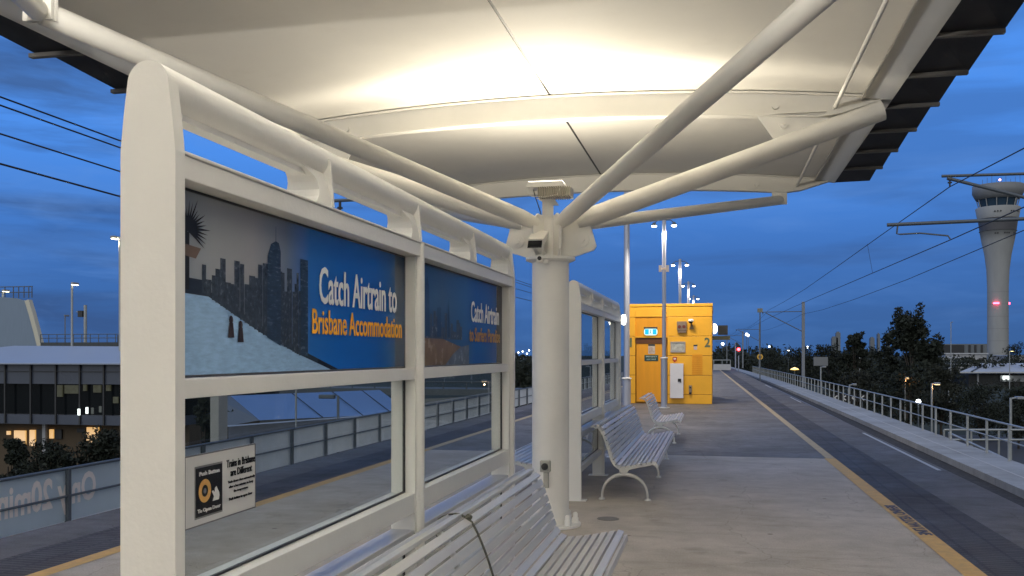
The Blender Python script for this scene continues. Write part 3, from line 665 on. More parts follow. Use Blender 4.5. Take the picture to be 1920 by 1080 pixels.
for s_, a, b, z in (('Train doors close automatically', 485, 805, 1.262), ('after a few minutes to keep', 498, 785, 1.245), ('the temperature.', 555, 725, 1.228)):
    m_.text(s_, (XS + .001, sy(a), z), U, V, sy(b) - sy(a), .0115, bold=.015)
m_.text('Push button to open door', (XS + .001, sy(500), 1.203), U, V, sy(775) - sy(500), .0125, bold=.03)
m_.build('black_lettering', mat('sign_black', (.008, .008, .01)), sg)

# ------------------------------------------------------------------ benches
PATH = [(-1.432, .838), (-1.400, .857), (-1.345, .862), (-1.292, .825), (-1.265, .765), (-1.238, .69), (-1.212, .61), (-1.188, .53), (-1.163, .46), (-1.125, .408), (-1.07, .386), (-.98, .396), (-.88, .413), (-.78, .434), (-.71, .448), (-.676, .437), (-.662, .405), (-.658, .375)]
def path_at(s):
    d = 0
    for a, b in zip(PATH, PATH[1:]):
        l_ = math.dist(a, b)
        if d + l_ >= s: t = (s - d) / l_; return (a[0] + (b[0] - a[0]) * t, a[1] + (b[1] - a[1]) * t), ((b[0] - a[0]) / l_, (b[1] - a[1]) / l_)
        d += l_
    a, b = PATH[-2], PATH[-1]; l_ = math.dist(a, b); return b, ((b[0] - a[0]) / l_, (b[1] - a[1]) / l_)
PL = sum(math.dist(a, b) for a, b in zip(PATH, PATH[1:]))
def make_bench(Y0, L_, legs, label):
    g = thing('slatted_bench', (-1.04, Y0, 0), label, 'bench')
    ns = 19; step = PL / ns; seat = MB(); back = MB()
    for i in range(ns):
        (cx, cz), (tx, tz) = path_at((i + .5) * step); w = step * .365; nx, nz = -tz, tx   # normal
        if nx < 0 and nz < 0: nx, nz = -nx, -nz
        t_ = .011; mbx = back if i < 10 else seat
        # a ribbed extruded slat: flat face with lips turned down
        pr = [(cx - tx * w, cz - tz * w), (cx + tx * w, cz + tz * w)]
        pp = [(pr[0][0] + nx * t_, pr[0][1] + nz * t_), (pr[1][0] + nx * t_, pr[1][1] + nz * t_), (pr[1][0] - nx * t_, pr[1][1] - nz * t_), (pr[0][0] - nx * t_, pr[0][1] - nz * t_)]
        mbx.prism(pp, 'y', Y0, Y0 + L_)
    seat.build('seat', ALU, g, bevel=.0035, seg=2); back.build('backrest', ALU, g, bevel=.0035, seg=2)
    for yl_ in legs:
        y = Y0 + yl_; fr = MB(); off = .030; pts_in = []; pts_out = []
        for s in [PL * k / 34 for k in range(1, 34)]:
            (cx, cz), (tx, tz) = path_at(s); nx, nz = tz, -tx
            if nx * 1 > 0 and nz > 0: nx, nz = -nx, -nz
            # outside = away from the sitter (behind and below)
            if (nx, nz) != (0, 0) and (nz > 0 and abs(nz) > abs(nx)): nx, nz = -nx, -nz
            pts_in.append((cx + nx * .012, cz + nz * .012)); th = .020 + .012 * math.exp(-((cx + 1.04) / .09) ** 2); pts_out.append((cx + nx * (.012 + th), cz + nz * (.012 + th)))
        for a, b, c_, d in zip(pts_in, pts_in[1:], pts_out[1:], pts_out): fr.prism([a, b, c_, d], 'y', y - .017, y + .017)
        fr.tube([(-1.04, y - .022, .328), (-1.04, y + .022, .328)], .036, 24).tube([(-1.04, y - .026, .328), (-1.04, y + .026, .328)], .018, 20)
        fr.prism([(-1.10, .36), (-.98, .372), (-1.0, .32), (-1.08, .32)], 'y', y - .015, y + .015)
        sf = fr.build('side_frame', FRAME, g)
        ap = []
        for k in range(25):
            a = math.pi * k / 24; ap.append((-1.035 - .265 * math.cos(a), y, .012 + .285 * math.sin(a) ** .8))
        lg = MB().tube(ap, [.014 + .010 * math.sin(math.pi * k / 24) ** 2 for k in range(25)], 14)
        for x_ in (-1.302, -.768): lg.lathe([(0, .026), (.024, .024), (.036, .012), (.038, 0)], (x_, y, 0), 18)
        lg.build('leg', FRAME, g)
        # armless: bolt rows on the slats
    return g
b2 = make_bench(10.87, 4.38, (.02, 2.1, 4.34), 'long slatted metal bench in front of the farther screen, just past the round column')
b1 = dup(b2, (0, -4.29 - 4.34 + .02, 0), label='nearest slatted metal bench with a tie cord round its back')
b1.location.y = 6.60 - 4.38; b1.location.x += .045
b3 = make_bench(17.98, 2.1, (.02, 2.06), 'short slatted metal bench standing alone in front of the yellow building')
for b in (b1, b2, b3): b['group'] = 'slatted benches facing the right track'
b4 = dup(b2, label='slatted bench mostly hidden behind the round column, facing the left track'); b4.rotation_euler = (0, 0, math.pi)
b4.location = (2 * -1.61 + 1.04, 10.87 + 4.38, 0)
# tie cord round the near bench back
m_ = MB(); pts = []
yb = 4.62
for s in [PL * k / 30 * .52 for k in range(31)]:
    (cx, cz), (tx, tz) = path_at(s); nx, nz = -tz, tx
    if nx < 0 and nz < 0: nx, nz = -nx, -nz
    pts.append((cx + .045 + nx * .015, yb + .10 * math.sin(s * 3.2) , cz + nz * .013))
for o_ in (0, .011): m_.tube([(a, b + o_, c_) for a, b, c_ in pts], .0045, 8)
m_.tube([(pts[0][0] + .0, pts[0][1], pts[0][2]), (-1.425, yb + .02, .80), (-1.395, yb + .03, .70)], .0045, 8)
m_.tube([(-1.255, yb + .045, .862), (-1.24, yb + .06, .85)], .014, 8)
tag(m_.build('tie_cord', mat('cord', (.06, .06, .045), .8)), 'thin dark cord knotted over the backrest of the nearest bench', 'cord')
# dark bag on the hidden bench
m_ = MB(); bp_ = at(992, 830, Z=.62); bp_ = Vector((-2.13, 12.1, .44))
rb = random.Random(5); n = 18
for i in range(9):
    pass
prof = [(0.001, 0), (.15, .01), (.19, .08), (.17, .2), (.10, .30), (.04, .34), (.001, .345)]
m_.lathe(prof, bp_, 20); m_.v = [Vector((bp_.x + (q.x - bp_.x) * .7 + rb.uniform(-.008, .008), q.y + rb.uniform(-.012, .012), q.z)) for q in m_.v]
m_.tube([bp_ + Vector((0, -.1, .28)), bp_ + Vector((0, -.05, .40)), bp_ + Vector((0, .05, .40)), bp_ + Vector((0, .1, .28))], .012, 8)
tag(m_.build('bag', mat('bag_cloth', (.012, .012, .014), .9, bump=.4, bs=12)), 'soft black bag resting on the bench behind the round column', 'bag')
#@@PART2
# ------------------------------------------------------------------ yellow lift building
BY = 32.2
yb_ = thing('yellow_building', (-1.5, BY, 0), 'yellow panel-clad platform building with platform numbers, door and small fittings', 'building')
BX0, BX1, BT = -2.90, -.12, 3.40
m_ = MB()
gr = [0.0, .323, .973, 1.639, 2.302, 2.958, 3.31]
for a, b in zip(gr, gr[1:]):
    m_.box(-1.60, BX1, BY, BY + .10, a + .008, b - .008); m_.box(BX0, -2.70, BY, BY + .10, a + .008, b - .008)
    m_.box(BX1 - .1, BX1, BY + .102, BY + 6, a + .008, b - .008)
m_.box(-2.698, -1.602, BY, BY + .10, 2.966, 3.302)
m_.build('wall', YEL, yb_, bevel=.008)
MB().box(BX0 + .02, BX1 - .11, BY + .11, BY + 5.98, 0, 3.3).box(BX1 - .098, BX1 - .012, BY + .11, BY + 5.98, 0, 3.3).box(-1.59, BX1 - .012, BY + .012, BY + .09, 0, 3.3).box(BX0 + .012, -2.71, BY + .012, BY + .09, 0, 3.3).build('wall_core', mat('yellow_groove', (.32, .15, .008), .7), yb_)
MB().box(BX0 - .02, BX1 + .02, BY - .025, BY + 6.02, 3.315, 3.41).build('parapet', YEL, yb_, bevel=.01)
MB().box(-2.70, -1.602, BY + .045, BY + .095, 2.30, 2.962).build('recess_panel', YELD, yb_)
MB().box(-2.72, -1.60, BY - .02, BY + .04, 2.255, 2.30).build('lintel', YEL, yb_)
d_ = MB().box(-2.66, -1.66, BY + .05, BY + .09, .06, 2.05).build('door', YELD, yb_)
MB().box(-2.69, -1.62, BY + .03, BY + .09, 2.052, 2.25).build('door_head', mat('door_head_mat', (.13, .05, .02), .5, metal=.3, var=.15), d_)
MB().box(-1.72, -1.70, BY + .02, BY + .05, .95, 1.10).tube([(-1.71, BY + .01, 1.03), (-1.83, BY + .01, 1.03)], .01, 8).build('handle', GALV, d_)
MB().text('1', (-2.885, BY - .004, 1.93), (1, 0, 0), (0, 0, 1), h=.33, depth=.003, bold=.03).build('number', mat('number_green', (.10, .13, .07), .5), yb_)
MB().text('2', (-.372, BY - .004, 1.925), (1, 0, 0), (0, 0, 1), w=.19, h=.33, depth=.003, bold=.03).build('number', mat('number_green', (.10, .13, .07), .5), yb_)
m_ = MB()
for i in range(11): m_.box(-.785, -.44, BY - .012, BY + .0, .99 + i * .064, .99 + i * .064 + .05)
m_.build('vent_louvre', YELD, yb_)
def wallthing(name, label, cat, parts, loc):
    g = thing(name, loc, label, cat)
    for nm, mb, mt in parts: mb.build(nm, mt, g, bevel=.003 if nm in ('housing', 'cabinet', 'case') else 0)
    return g
rp = []
q = 20; w, h_ = .45, .235; x0, z0 = -2.395, 2.335; r_ = .085
pl = []
for cx_, cz_, a0 in ((x0 + w - r_, z0 + h_ - r_, 0), (x0 + r_, z0 + h_ - r_, 90), (x0 + r_, z0 + r_, 180), (x0 + w - r_, z0 + r_, 270)):
    pl += [(cx_ + r_ * math.cos(math.radians(a0 + i * 15)), cz_ + r_ * math.sin(math.radians(a0 + i * 15))) for i in range(7)]
wallthing('exit_sign', 'lit blue and white rounded exit sign above the yellow door', 'exit sign', [
    ('housing', MB().box(-2.40, -1.94, BY - .10, BY + .04, 2.56, 2.615), DARKGREY),
    ('light_panel', MB().prism(pl, 'y', BY - .07, BY - .03), mat('exit_white', (.25, .4, .4), .4, em=.75, emcol=(.7, 1, 1))),
    ('pictogram', MB().box(-2.36, -2.235, BY - .074, BY - .071, 2.365, 2.54), mat('exit_blue', (0, .10, .2), .4, em=.8, emcol=(0, .50, .95))),
    ('pictogram', MB().box(-2.10, -1.975, BY - .074, BY - .071, 2.365, 2.54), mat('exit_blue', (0, .10, .2), .4, em=.8, emcol=(0, .50, .95))),
    ('running_figure', MB().disc((-2.165, BY - .075, 2.505), 'y', .017, .004).bar((-2.165, BY - .075, 2.48), (-2.18, BY - .075, 2.43), .004, .022, (1, 0, 0)).bar((-2.18, BY - .075, 2.435), (-2.15, BY - .075, 2.385), .004, .014, (1, 0, 0)).bar((-2.18, BY - .075, 2.435), (-2.205, BY - .075, 2.385), .004, .014, (1, 0, 0)), mat('fig_green', (.02, .22, .30)))], (-2.17, BY, 2.33))
nb = MB(); rr = random.Random(11)
for i in range(7):
    nb.box(-2.235, -2.235 + rr.uniform(.1, .18), BY + .0385, BY + .0405, 1.72 + i * .034, 1.73 + i * .034)
wallthing('door_notice', 'small pale notice with black heading taped on the yellow door', 'notice', [
    ('sheet', MB().box(-2.26, -2.03, BY + .041, BY + .048, 1.70, 1.965), mat('paper', (.55, .48, .42), .6, var=.35, vs=14)),
    ('heading', MB().box(-2.26, -2.03, BY + .041, BY + .048, 1.967, 2.035), DARKGREY),
    ('print', nb, mat('print_red', (.3, .12, .08)))], (-2.15, BY, 1.7))
wallthing('emergency_sign', 'dark green emergency exit sign on the yellow door', 'sign', [
    ('plate', MB().box(-2.39, -1.92, BY + .04, BY + .047, 1.455, 1.66), mat('sign_green', (.01, .05, .045), .4)),
    ('lettering', MB().text('EMERGENCY', (-2.34, BY + .038, 1.585), (1, 0, 0), (0, 0, 1), .38, .045, depth=.001, bold=.02).text('EXIT ONLY', (-2.31, BY + .038, 1.49), (1, 0, 0), (0, 0, 1), .32, .045, depth=.001, bold=.02), mat('letter_pale', (.45, .55, .5)))], (-2.15, BY, 1.45))
sp = MB().box(-1.285, -.962, BY - .12, BY, 2.50, 2.80).box(-1.25, -.975, BY - .10, BY, 2.42, 2.497)
wallthing('alarm_speaker_box', 'grey box with two round openings high on the yellow wall', 'speaker box', [
    ('housing', sp, mat('speaker_grey', (.20, .15, .11), .6, var=.2, vs=8)),
    ('horn', MB().disc((-1.20, BY - .125, 2.62), 'y', .055, .02, 20), mat('horn_red', (.12, .02, .015))), ('horn', MB().disc((-1.05, BY - .125, 2.62), 'y', .055, .02, 20), mat('horn_red', (.12, .02, .015)))], (-1.12, BY, 2.42))
dm = MB().tube([(-.80, BY, 2.64), (-.80, BY - .16, 2.72), (-.815, BY - .2, 2.80)], .03, 10).prism([(-.87, 2.54), (-.72, 2.54), (-.77, 2.70), (-.82, 2.70)], 'y', BY - .05, BY)
wallthing('dome_camera', 'white dome camera on a bracket at the upper right of the yellow wall', 'security camera', [
    ('bracket', dm, mat('brkt_brown', (.25, .17, .08))), ('shell', MB().lathe([(0, .05), (.07, .045), (.098, .01), (.10, -.03), (.075, -.045)], (-.815, BY - .22, 2.83), 24), WHITE),
    ('dome', MB().lathe([(.074, -.04), (.06, -.085), (.03, -.11), (0, -.115)], (-.815, BY - .22, 2.83), 20), mat('dome_dark', (.01, .01, .015), .1))], (-.815, BY, 2.54))
wallthing('poster_frame', 'framed glazed map board on the yellow wall', 'notice board', [
    ('frame', MB().box(-1.505, -1.005, BY - .04, BY, 1.75, 1.79).box(-1.505, -1.005, BY - .04, BY, 2.075, 2.115).box(-1.505, -1.465, BY - .04, BY, 1.792, 2.073).box(-1.045, -1.005, BY - .04, BY, 1.792, 2.073), mat('frame_alu', (.45, .42, .4), .3, metal=.6)),
    ('map_sheet', MB().box(-1.463, -1.047, BY - .02, BY, 1.793, 2.072), mat('map', (.42, .42, .38), .25, var=.45, vs=9))], (-1.25, BY, 1.75))
wallthing('small_notice', 'tiny white notice with dark top below the 2', 'notice', [
    ('sheet', MB().box(-.725, -.62, BY - .005, BY, 1.845, 1.955), mat('paper2', (.55, .45, .45), .6, var=.3, vs=20)), ('heading', MB().box(-.738, -.605, BY - .006, BY, 1.958, 2.01), DARKGREY)], (-.67, BY, 1.85))
wallthing('fire_alarm_point', 'small red fire alarm point above the white cabinet', 'fire alarm', [
    ('case', MB().box(-1.43, -1.29, BY - .06, BY, 1.47, 1.59).box(-1.385, -1.335, BY - .04, BY, 1.42, 1.468), mat('alarm_red', (.35, .02, .015), .4)), ('break_glass', MB().box(-1.40, -1.32, BY - .064, BY - .061, 1.51, 1.55), WHITE)], (-1.36, BY, 1.42))
wallthing('electrical_cabinet', 'tall white electrical cabinet with black latch on the yellow wall', 'cabinet', [
    ('cabinet', MB().box(-1.51, -1.07, BY - .20, BY, .205, 1.375), mat('cab_white', (.62, .62, .66), .4, var=.05)),
    ('latch', MB().box(-1.25, -1.14, BY - .22, BY - .202, .76, .86).box(-1.17, -1.14, BY - .22, BY - .202, .73, .758), BLACK)], (-1.29, BY, .2))
wallthing('intercom_point', 'small grey help point with dark button low on the yellow wall', 'intercom', [
    ('case', MB().box(-.89, -.795, BY - .06, BY, .40, .635), mat('icom', (.25, .2, .15), .4, metal=.3)), ('button', MB().disc((-.84, BY - .064, .56), 'y', .028, .01, 16).box(-.885, -.80, BY - .075, BY - .062, .33, .40), BLACK)], (-.84, BY, .33))

# round wall lamp and screen on the building side
g = thing('round_wall_lamp', (-.10, 33.1, 2.4), 'glowing round lamp on the right side of the yellow building', 'wall lamp')
MB().tube([(-.08, 33.1, 2.57), (-.02, 33.1, 2.57), (.03, 33.1, 2.57), (.05, 33.1, 2.57)], [.17, .17, .13, .06], 24).build('globe', lampmat('globe_glow', (1, .93, .75), 5), g)
MB().box(-.118, -.08, 33.0, 33.2, 2.44, 2.70).build('mount', DARKGREY, g)
g = thing('information_screen', (.2, 34.3, 2.3), 'dark hanging train information screen behind the round lamp', 'screen')
MB().box(.08, .42, 34.2, 34.4, 2.38, 2.72).build('housing', DARKGREY, g); MB().box(-.118, .5, 34.25, 34.35, 2.20, 2.34).build('bracket', mat('brk_olive', (.12, .12, .07)), g)
g = thing('screen_lamp', (-1.53, 15.6, 2.2), 'small glowing oval lamp at the far end of the farther screen', 'wall lamp')
MB().lathe([(0, -.09), (.03, -.08), (.042, 0), (.03, .08), (0, .09)], (-1.50, 15.62, 2.27), 16).build('globe', lampmat('globe_glow', (1, .93, .75), 5), g)
MB().box(-1.56, -1.54, 15.58, 15.66, 2.2, 2.33).build('mount', DARKGREY, g)
def point(p, e, col=(1, .88, .70), r=.08, par=None):
    ld = bpy.data.lights.new('lamp', 'POINT'); ld.energy = e; ld.color = col; ld.shadow_soft_size = r
    lo = bpy.data.objects.new('lamp', ld); COL.objects.link(lo)
    if par: lo.parent = par; lo.location = Vector(p) - Vector(par.location)
    else: lo.location = p
    return lo
def spot(p, e, par, ang=150, col=(1, .86, .68)):
    ld = bpy.data.lights.new('lamp', 'SPOT'); ld.energy = e; ld.color = col; ld.shadow_soft_size = .1; ld.spot_size = math.radians(ang); ld.spot_blend = .5
    lo = bpy.data.objects.new('lamp', ld); COL.objects.link(lo); lo.parent = par; lo.location = Vector(p) - Vector(par.location); return lo

# platform lamp posts (two heads each)
def make_lamp(Y0, label):
    x = -1.585; g = thing('platform_lamp_post', (x, Y0, 0), label, 'lamp post')
    MB().tube([(x, Y0, .02), (x, Y0, 1.55)], .095, 20).build('pole_base', GREYPOLE, g)
    MB().tube([(x, Y0, 1.552), (x, Y0, 6.0)], .062, 20).build('pole', GREYPOLE, g)
    MB().lathe([(.064, 1.552), (.12, 1.553), (.12, 1.59), (.064, 1.60)], (x, Y0, 0), 24).build('collar', WHITE, g)
    MB().lathe([(0, .03), (.17, .03), (.17, .004)], (x, Y0, 0), 24, False).build('base_plate', WHITE, g)
    for sg in (-1, 1):
        a_ = MB().tube([(x, Y0, 5.90), (x + sg * .20, Y0, 5.90), (x + sg * .30, Y0, 5.82)], .016, 8).build('arm', GALVD, g)
        h_ = MB().lathe([(0, .10), (.04, .09), (.085, 0), (.08, -.01)], (x + sg * .31, Y0, 5.74), 20).build('lamp_head', GALVD, a_)
        MB().lathe([(.082, -.012), (.06, -.05), (0, -.062)], (x + sg * .31, Y0, 5.74), 20).build('bulb', lampmat('led_white', (1, .93, .80), 14), h_)
        spot((x + sg * .31, Y0, 5.62), 290, g)
    return g
nm = ['twin-head lamp post with small white boxes, in front of the yellow building', 'lamp post with two lit heads just beyond the yellow building', 'third lit twin-head lamp post in the receding row', 'fourth lit twin-head lamp post in the receding row', 'last visible lit twin-head lamp post in the receding row']
lp = make_lamp(29.65, nm[0]); lps = [lp] + [dup(lp, (0, 13.35 * k, 0), label=nm[k]) for k in range(1, 5)]
for l_ in lps: l_['group'] = 'twin-head lamp posts down the platform'
MB().box(-1.74, -1.655, 29.5, 29.6, 4.27, 4.47).box(-1.515, -1.43, 29.5, 29.6, 4.27, 4.47).box(-1.66, -1.51, 29.585, 29.6, 4.34, 4.40).build('speaker', mat('spk_w', (.75, .62, .52), .5), lp)
g = thing('flag_mast', (-2.87, 30.9, 0), 'thick plain grey mast with white collar left of the yellow building', 'mast')
MB().tube([(-2.87, 30.9, 0), (-2.87, 30.9, .86)], .135, 24).build('pole_base', GREYPOLE, g); MB().tube([(-2.87, 30.9, .862), (-2.87, 30.9, 7.4)], .095, 24).build('pole', GREYPOLE, g)
MB().lathe([(.097, .865), (.165, .866), (.165, .91), (.097, .93)], (-2.87, 30.9, 0), 28).build('collar', WHITE, g)
# white barrier and service bin at the end of the platform
g = thing('white_barrier', (.8, 100, 0), 'small white barrier with rails at the far end of the platform', 'barrier')
MB().box(-.25, 1.55, 100, 100.1, 0, .62).build('panel', mat('barrier_white', (.5, .5, .52), .6, var=.1), g, bevel=.02)
m_ = MB().tube([(-1.5, 100, 1.05), (1.5, 100, 1.05)], .04, 8)
for x in (-.2, .65, 1.5): m_.tube([(x, 100, .6), (x, 100, 1.05)], .035, 8)
m_.build('rail', GALV, g)

# ------------------------------------------------------------------ track side fences
def fence(name, fx, label, ys, clad=False):
    g = thing(name, (fx(10), 10, -1.2), label, 'fence')
    ps = []
    for zz, r in ((-.22, .028), (-.68, .020)):
        MB().tube([(fx(y), y, zz) for y in [ys[0] + (ys[-1] - ys[0]) * i / 50 for i in range(51)]], r, 8).build('rail', GALV if not clad else GALVD, g)
    y = ys[0]; k = 0; far = MB()
    while y < ys[1]:
        if y < 150: MB().box(fx(y) - .03, fx(y) + .03, y - .035, y + .035, -1.2, -.225).build('post', GALV if not clad else GALVD, g)
        y += 2.1
    if clad:
        y = ys[0]; k = 0
        while y < 120:
            l_ = 2.07
            o = MB().box(fx(y) - .055, fx(y) - .045, y + .02, y + l_, -1.12, -.25).build('cladding_panel', CLAD, g)
            y += 2.1
    return g
CLAD = mat('cladding_sheet', (.72, .78, .84), .5, var=.10, vs=1.4, dirt=.18, dirtcol=(.28, .30, .33))
fence('trackside_fence', xr, 'grey two-rail metal fence along the right track wall', (15, 150))
fence('clad_fence', xl, 'two-rail fence with pale sheet panels along the left track wall', (9.5, 150), True)
# banner seen from behind
g = thing('banner', (xl(12) - .06, 11, -1.15), 'pale blue banner showing mirrored lettering tied to the left fence', 'banner')
MB().box(xl(12) - .044, xl(12) - .036, 7.6, 15.6, -1.10, -.25).build('cloth', mat('banner_cloth', (.50, .60, .68), .6, var=.08, vs=.8), g)
m_ = MB().text('Only 20min', (xl(12) - .033, 14.46 - 2.3, -.99), U, V, 2.3, .66, depth=.002, bold=.03, mirror=True)
m_.build('lettering', mat('banner_letter', (.93, .86, .82), .6, var=.05), g)

# ------------------------------------------------------------------ overhead line
def wire(pts, r, label, grp=None):
    o = MB().tube(pts, r, 6).build('overhead_wire', WIRE); tag(o, label, 'wire', grp)
    return o
def sag(a, b, s, n=12):
    a = Vector(a); b = Vector(b); return [a.lerp(b, i / n) - Vector((0, 0, s * 4 * (i / n) * (1 - i / n))) for i in range(n + 1)]
TX = 4.95
M1 = (7.55, 86); M2 = (6.6, 148); M3 = (5.4, 196); M4 = (3.3, 290); M0 = (8.6, 24)
def cz(y): return y
wire([(5.2, -10, 5.6), (5.25, 6, 5.2), (5.3, 18, 5.32), (5.46, 24, 5.69), (5.2, 32, 5.52), (5.0, 42, 5.38), (4.9, 55, 5.34), (4.75, 70, 5.42), (4.6, 86, 5.6)] + sag((4.6, 86, 5.6), (3.4, 148, 5.6), .6)[1:] + sag((3.4, 148, 5.6), (2.3, 196, 5.6), .4)[1:], .012, 'upper sagging messenger wire over the right track')
wire([(5.5, -10, 4.38), (5.5, 18.6, 4.38), (5.47, 24, 4.42), (4.95, 52, 4.6), (4.65, 86, 4.9), (3.4, 148, 4.8), (2.2, 196, 4.8)], .012, 'straight contact wire low over the right track')
wire(sag((7.7, -10, 4.7), (7.6, 25.8, 4.82), .1) + [(7.5, 40, 4.68), (7.4, 54, 4.68), (7.45, 70, 4.85), (7.45, 86, 5.2)] + sag((7.45, 86, 5.2), (6.5, 148, 5.2), .3)[1:], .012, 'thin feeder wire hanging at the right-hand masts')
def catmast(x, y, label, off=False, side=1, zb=-1.2):
    g = thing('catenary_mast', (x, y, zb), label, 'mast', 'overhead line masts')
    MB().box(x - .13, x + .13, y - .12, y + .12, zb, 6.3).build('post', mat('mast_grey', (.22, .24, .27), .5, metal=.3), g, bevel=.01)
    s_ = side
    MB().tube([(x - s_ * .13, y, 5.45 if not off else 5.92), (x - s_ * (3.6 if not off else 3.32), y, 5.42 if not off else 5.95)], .035, 10).build('top_tube', GALVD, g)
    if off: MB().tube([(x - s_ * .13, y, 4.9), (x - s_ * 4.55, y, 4.82)], .045, 10).build('register_tube', GALVD, g)
    MB().tube([(x - s_ * .13, y, 3.7 if not off else 4.95), (x - s_ * 3.2, y, 5.35 if not off else 5.9)], .04, 10).build('strut', GALVD, g)
    if off: return g
    i_ = MB().tube([(x - s_ * 3.45, y, 5.95 if off else 5.4), (x - s_ * 3.45, y, 5.6 if off else 5.3)], .03, 8)
    for k in range(3): i_.disc((x - s_ * 3.45, y, (5.86 if off else 5.37) - k * .07), 'z', .06, .02, 12)
    i_.build('insulator', DARKGREY, g)
    return g
mo = catmast(M0[0], M0[1], 'overhead line mast whose two tubes reach in at the right edge', True)
MB().tube([(4.29, 24, 4.79), (4.27, 24, 4.60), (4.35, 24, 4.585), (4.8, 24, 4.60), (5.42, 24, 4.52), (5.47, 24, 4.44)], .02, 8).build('register_arm', GALVD, mo)
MB().tube([(5.46, 24, 5.95), (5.46, 24, 5.70)], .02, 8).disc((5.46, 24, 5.86), 'z', .05, .03, 12).disc((5.46, 24, 5.79), 'z', .05, .03, 12).build('insulator', DARKGREY, mo)
catmast(*M1, 'tall grey line mast with braced arm standing by the right fence')
catmast(*M2, 'second grey line mast beyond the tall one'); catmast(*M3, 'third, smaller line mast near the red signal'); catmast(*M4, 'farthest line mast beside the treeline')
tag(MB().tube([(5.1, 34, 5.48), (5.27, 34, 4.48)], .006, 5).build('dropper_wire', WIRE), 'thin vertical dropper joining the two wires over the right track', 'wire')
for k, (a, b, lab) in enumerate(((188, 258, 'topmost overhead wire left of the near post'), (205, 270, 'second overhead wire from the top left of the near post'), (258, 315, 'third overhead wire down left of the near post'), (308, 367, 'lowest overhead wire left of the near post'))):
    z1 = at(0, a, X=-8.4).z; z2 = at(227, b, X=-8.4).z; z = (z1 + z2) / 2
    wire([(-8.4, -8, z + .1), (-8.4, 6, z + .02), (-8.4, 12, z - .01), (-8.35, 22, z - .02), (-8.2, 60, z + (.15 if k < 2 else .3)), (-7.5, 120, z)], .011 if k < 3 else .013, lab)
mo = thing('catenary_mast', (-11.6, 18, -1.2), 'overhead line mast of the left track, its arm tip showing under the top rail', 'mast', 'overhead line masts')
MB().box(-11.73, -11.47, 17.88, 18.12, -1.2, 6.2).build('post', mat('mast_grey', (.2, .2, .2)), mo)
MB().tube([(-11.5, 18, 4.82), (-6.95, 18, 4.86)], .035, 10).build('top_tube', GALVD, mo)
MB().tube([(-7.55, 18, 4.85), (-7.55, 18, 4.6)], .03, 8).disc((-7.55, 18, 4.7), 'z', .06, .03, 12).tube([(-8.4, 18, 4.83), (-8.5, 18, 4.55)], .05, 8).build('insulator', DARKGREY, mo)
catmast(-11.4, 60, 'distant line mast of the left track seen past the near screen', side=-1)

# ------------------------------------------------------------------ signals
def pole(g, x, y, z0, z1, r=.07, m_=GREYPOLE, nm='pole'): return MB().tube([(x, y, z0), (x, y, z1)], r, 10).build(nm, m_, g)
p = at(1385, 655, Y=110); g = thing('rail_signal', (p.x, 110, -1.2), 'rail signal showing a bright red light at the far end of the track', 'signal')
pole(g, p.x - .35, 110, -1.2, 3.0, .07); pole(g, p.x, 110, -1.2, 1.5, .06)
MB().box(p.x - .22, p.x + .22, 110, 110.2, p.z - .45, p.z + .45).bar((p.x - .3, 109.8, p.z + .75), (p.x + .05, 109.8, p.z + .35), .2, .25).build('head', DARKGREY, g)
MB().disc((p.x, 109.97, p.z), 'y', .17, .05, 20).build('red_lens', lampmat('sig_red', (1, .02, .03), 16), g)
p = at(1425, 669, Y=80); g = thing('speed_sign', (p.x, 80, -1.2), 'round yellow speed sign on a thin pole beside the right track', 'sign')
MB().disc((p.x, 80, p.z), 'y', .24, .02, 28).build('disc', mat('speed_yellow', (.75, .42, .06), .4), g)
MB().text('50', (p.x - .13, 79.985, p.z - .09), (1, 0, 0), (0, 0, 1), .26, .17, depth=.003, bold=.04).build('lettering', BLACK, g)
pole(g, p.x, 80.06, -1.2, p.z + .2, .035, GALVD)
p = at(1425, 582, Y=76); g = thing('camera_pole', (p.x, 76, -1.2), 'thin pole with a small box on top near the round speed sign', 'pole')
pole(g, p.x, 76, -1.2, p.z - .1, .045, GALVD); MB().box(p.x - .2, p.x + .2, 75.9, 76.1, p.z - .16, p.z + .16).build('box', mat('box_grey', (.22, .22, .18)), g)

# ------------------------------------------------------------------ control tower
ty_ = 500; tx_ = at(1871, 500, Y=ty_).x; tcen = (tx_, ty_ + 0, 0)
g = thing('control_tower', (tx_, ty_, GZ), 'tall flared concrete air traffic control tower at the right', 'tower')
TC = mat('tower_concrete', (.34, .35, .35), .7, var=.12, vs=.25, stretch=(1, 1, .25))
r0 = 4.75
MB().lathe([(r0, GZ), (r0, 34), (5.1, 43), (6.0, 50.5), (7.3, 57), (8.1, 61.8), (8.5, 61.9)], (tx_, ty_, 0), 64).build('shaft', TC, g)
MB().lathe([(8.15, 62.0), (8.9, 67.9)], (tx_, ty_, 0), 64).build('balcony_band', mat('tower_band', (.10, .10, .11), .5, var=.1), g)
MB().lathe([(9.1, 68.0), (10.1, 73.2), (9.6, 73.6), (0, 73.6)], (tx_, ty_, 0), 64).build('upper_drum', TC, g)
cab = MB().lathe([(8.0, 73.6), (9.2, 79.5)], (tx_, ty_, 0), 40).build('cab_glass', mat('cab_glass_mat', (.03, .06, .10), .08, spec=.8), g)
for k in range(12):
    a = 2 * math.pi * k / 12 + .2; MB().tube([(tx_ + 8.4 * math.cos(a), ty_ + 8.4 * math.sin(a), 73.6), (tx_ + 9.9 * math.cos(a), ty_ + 9.9 * math.sin(a), 79.5)], .22, 8).build('mullion', TC, cab)
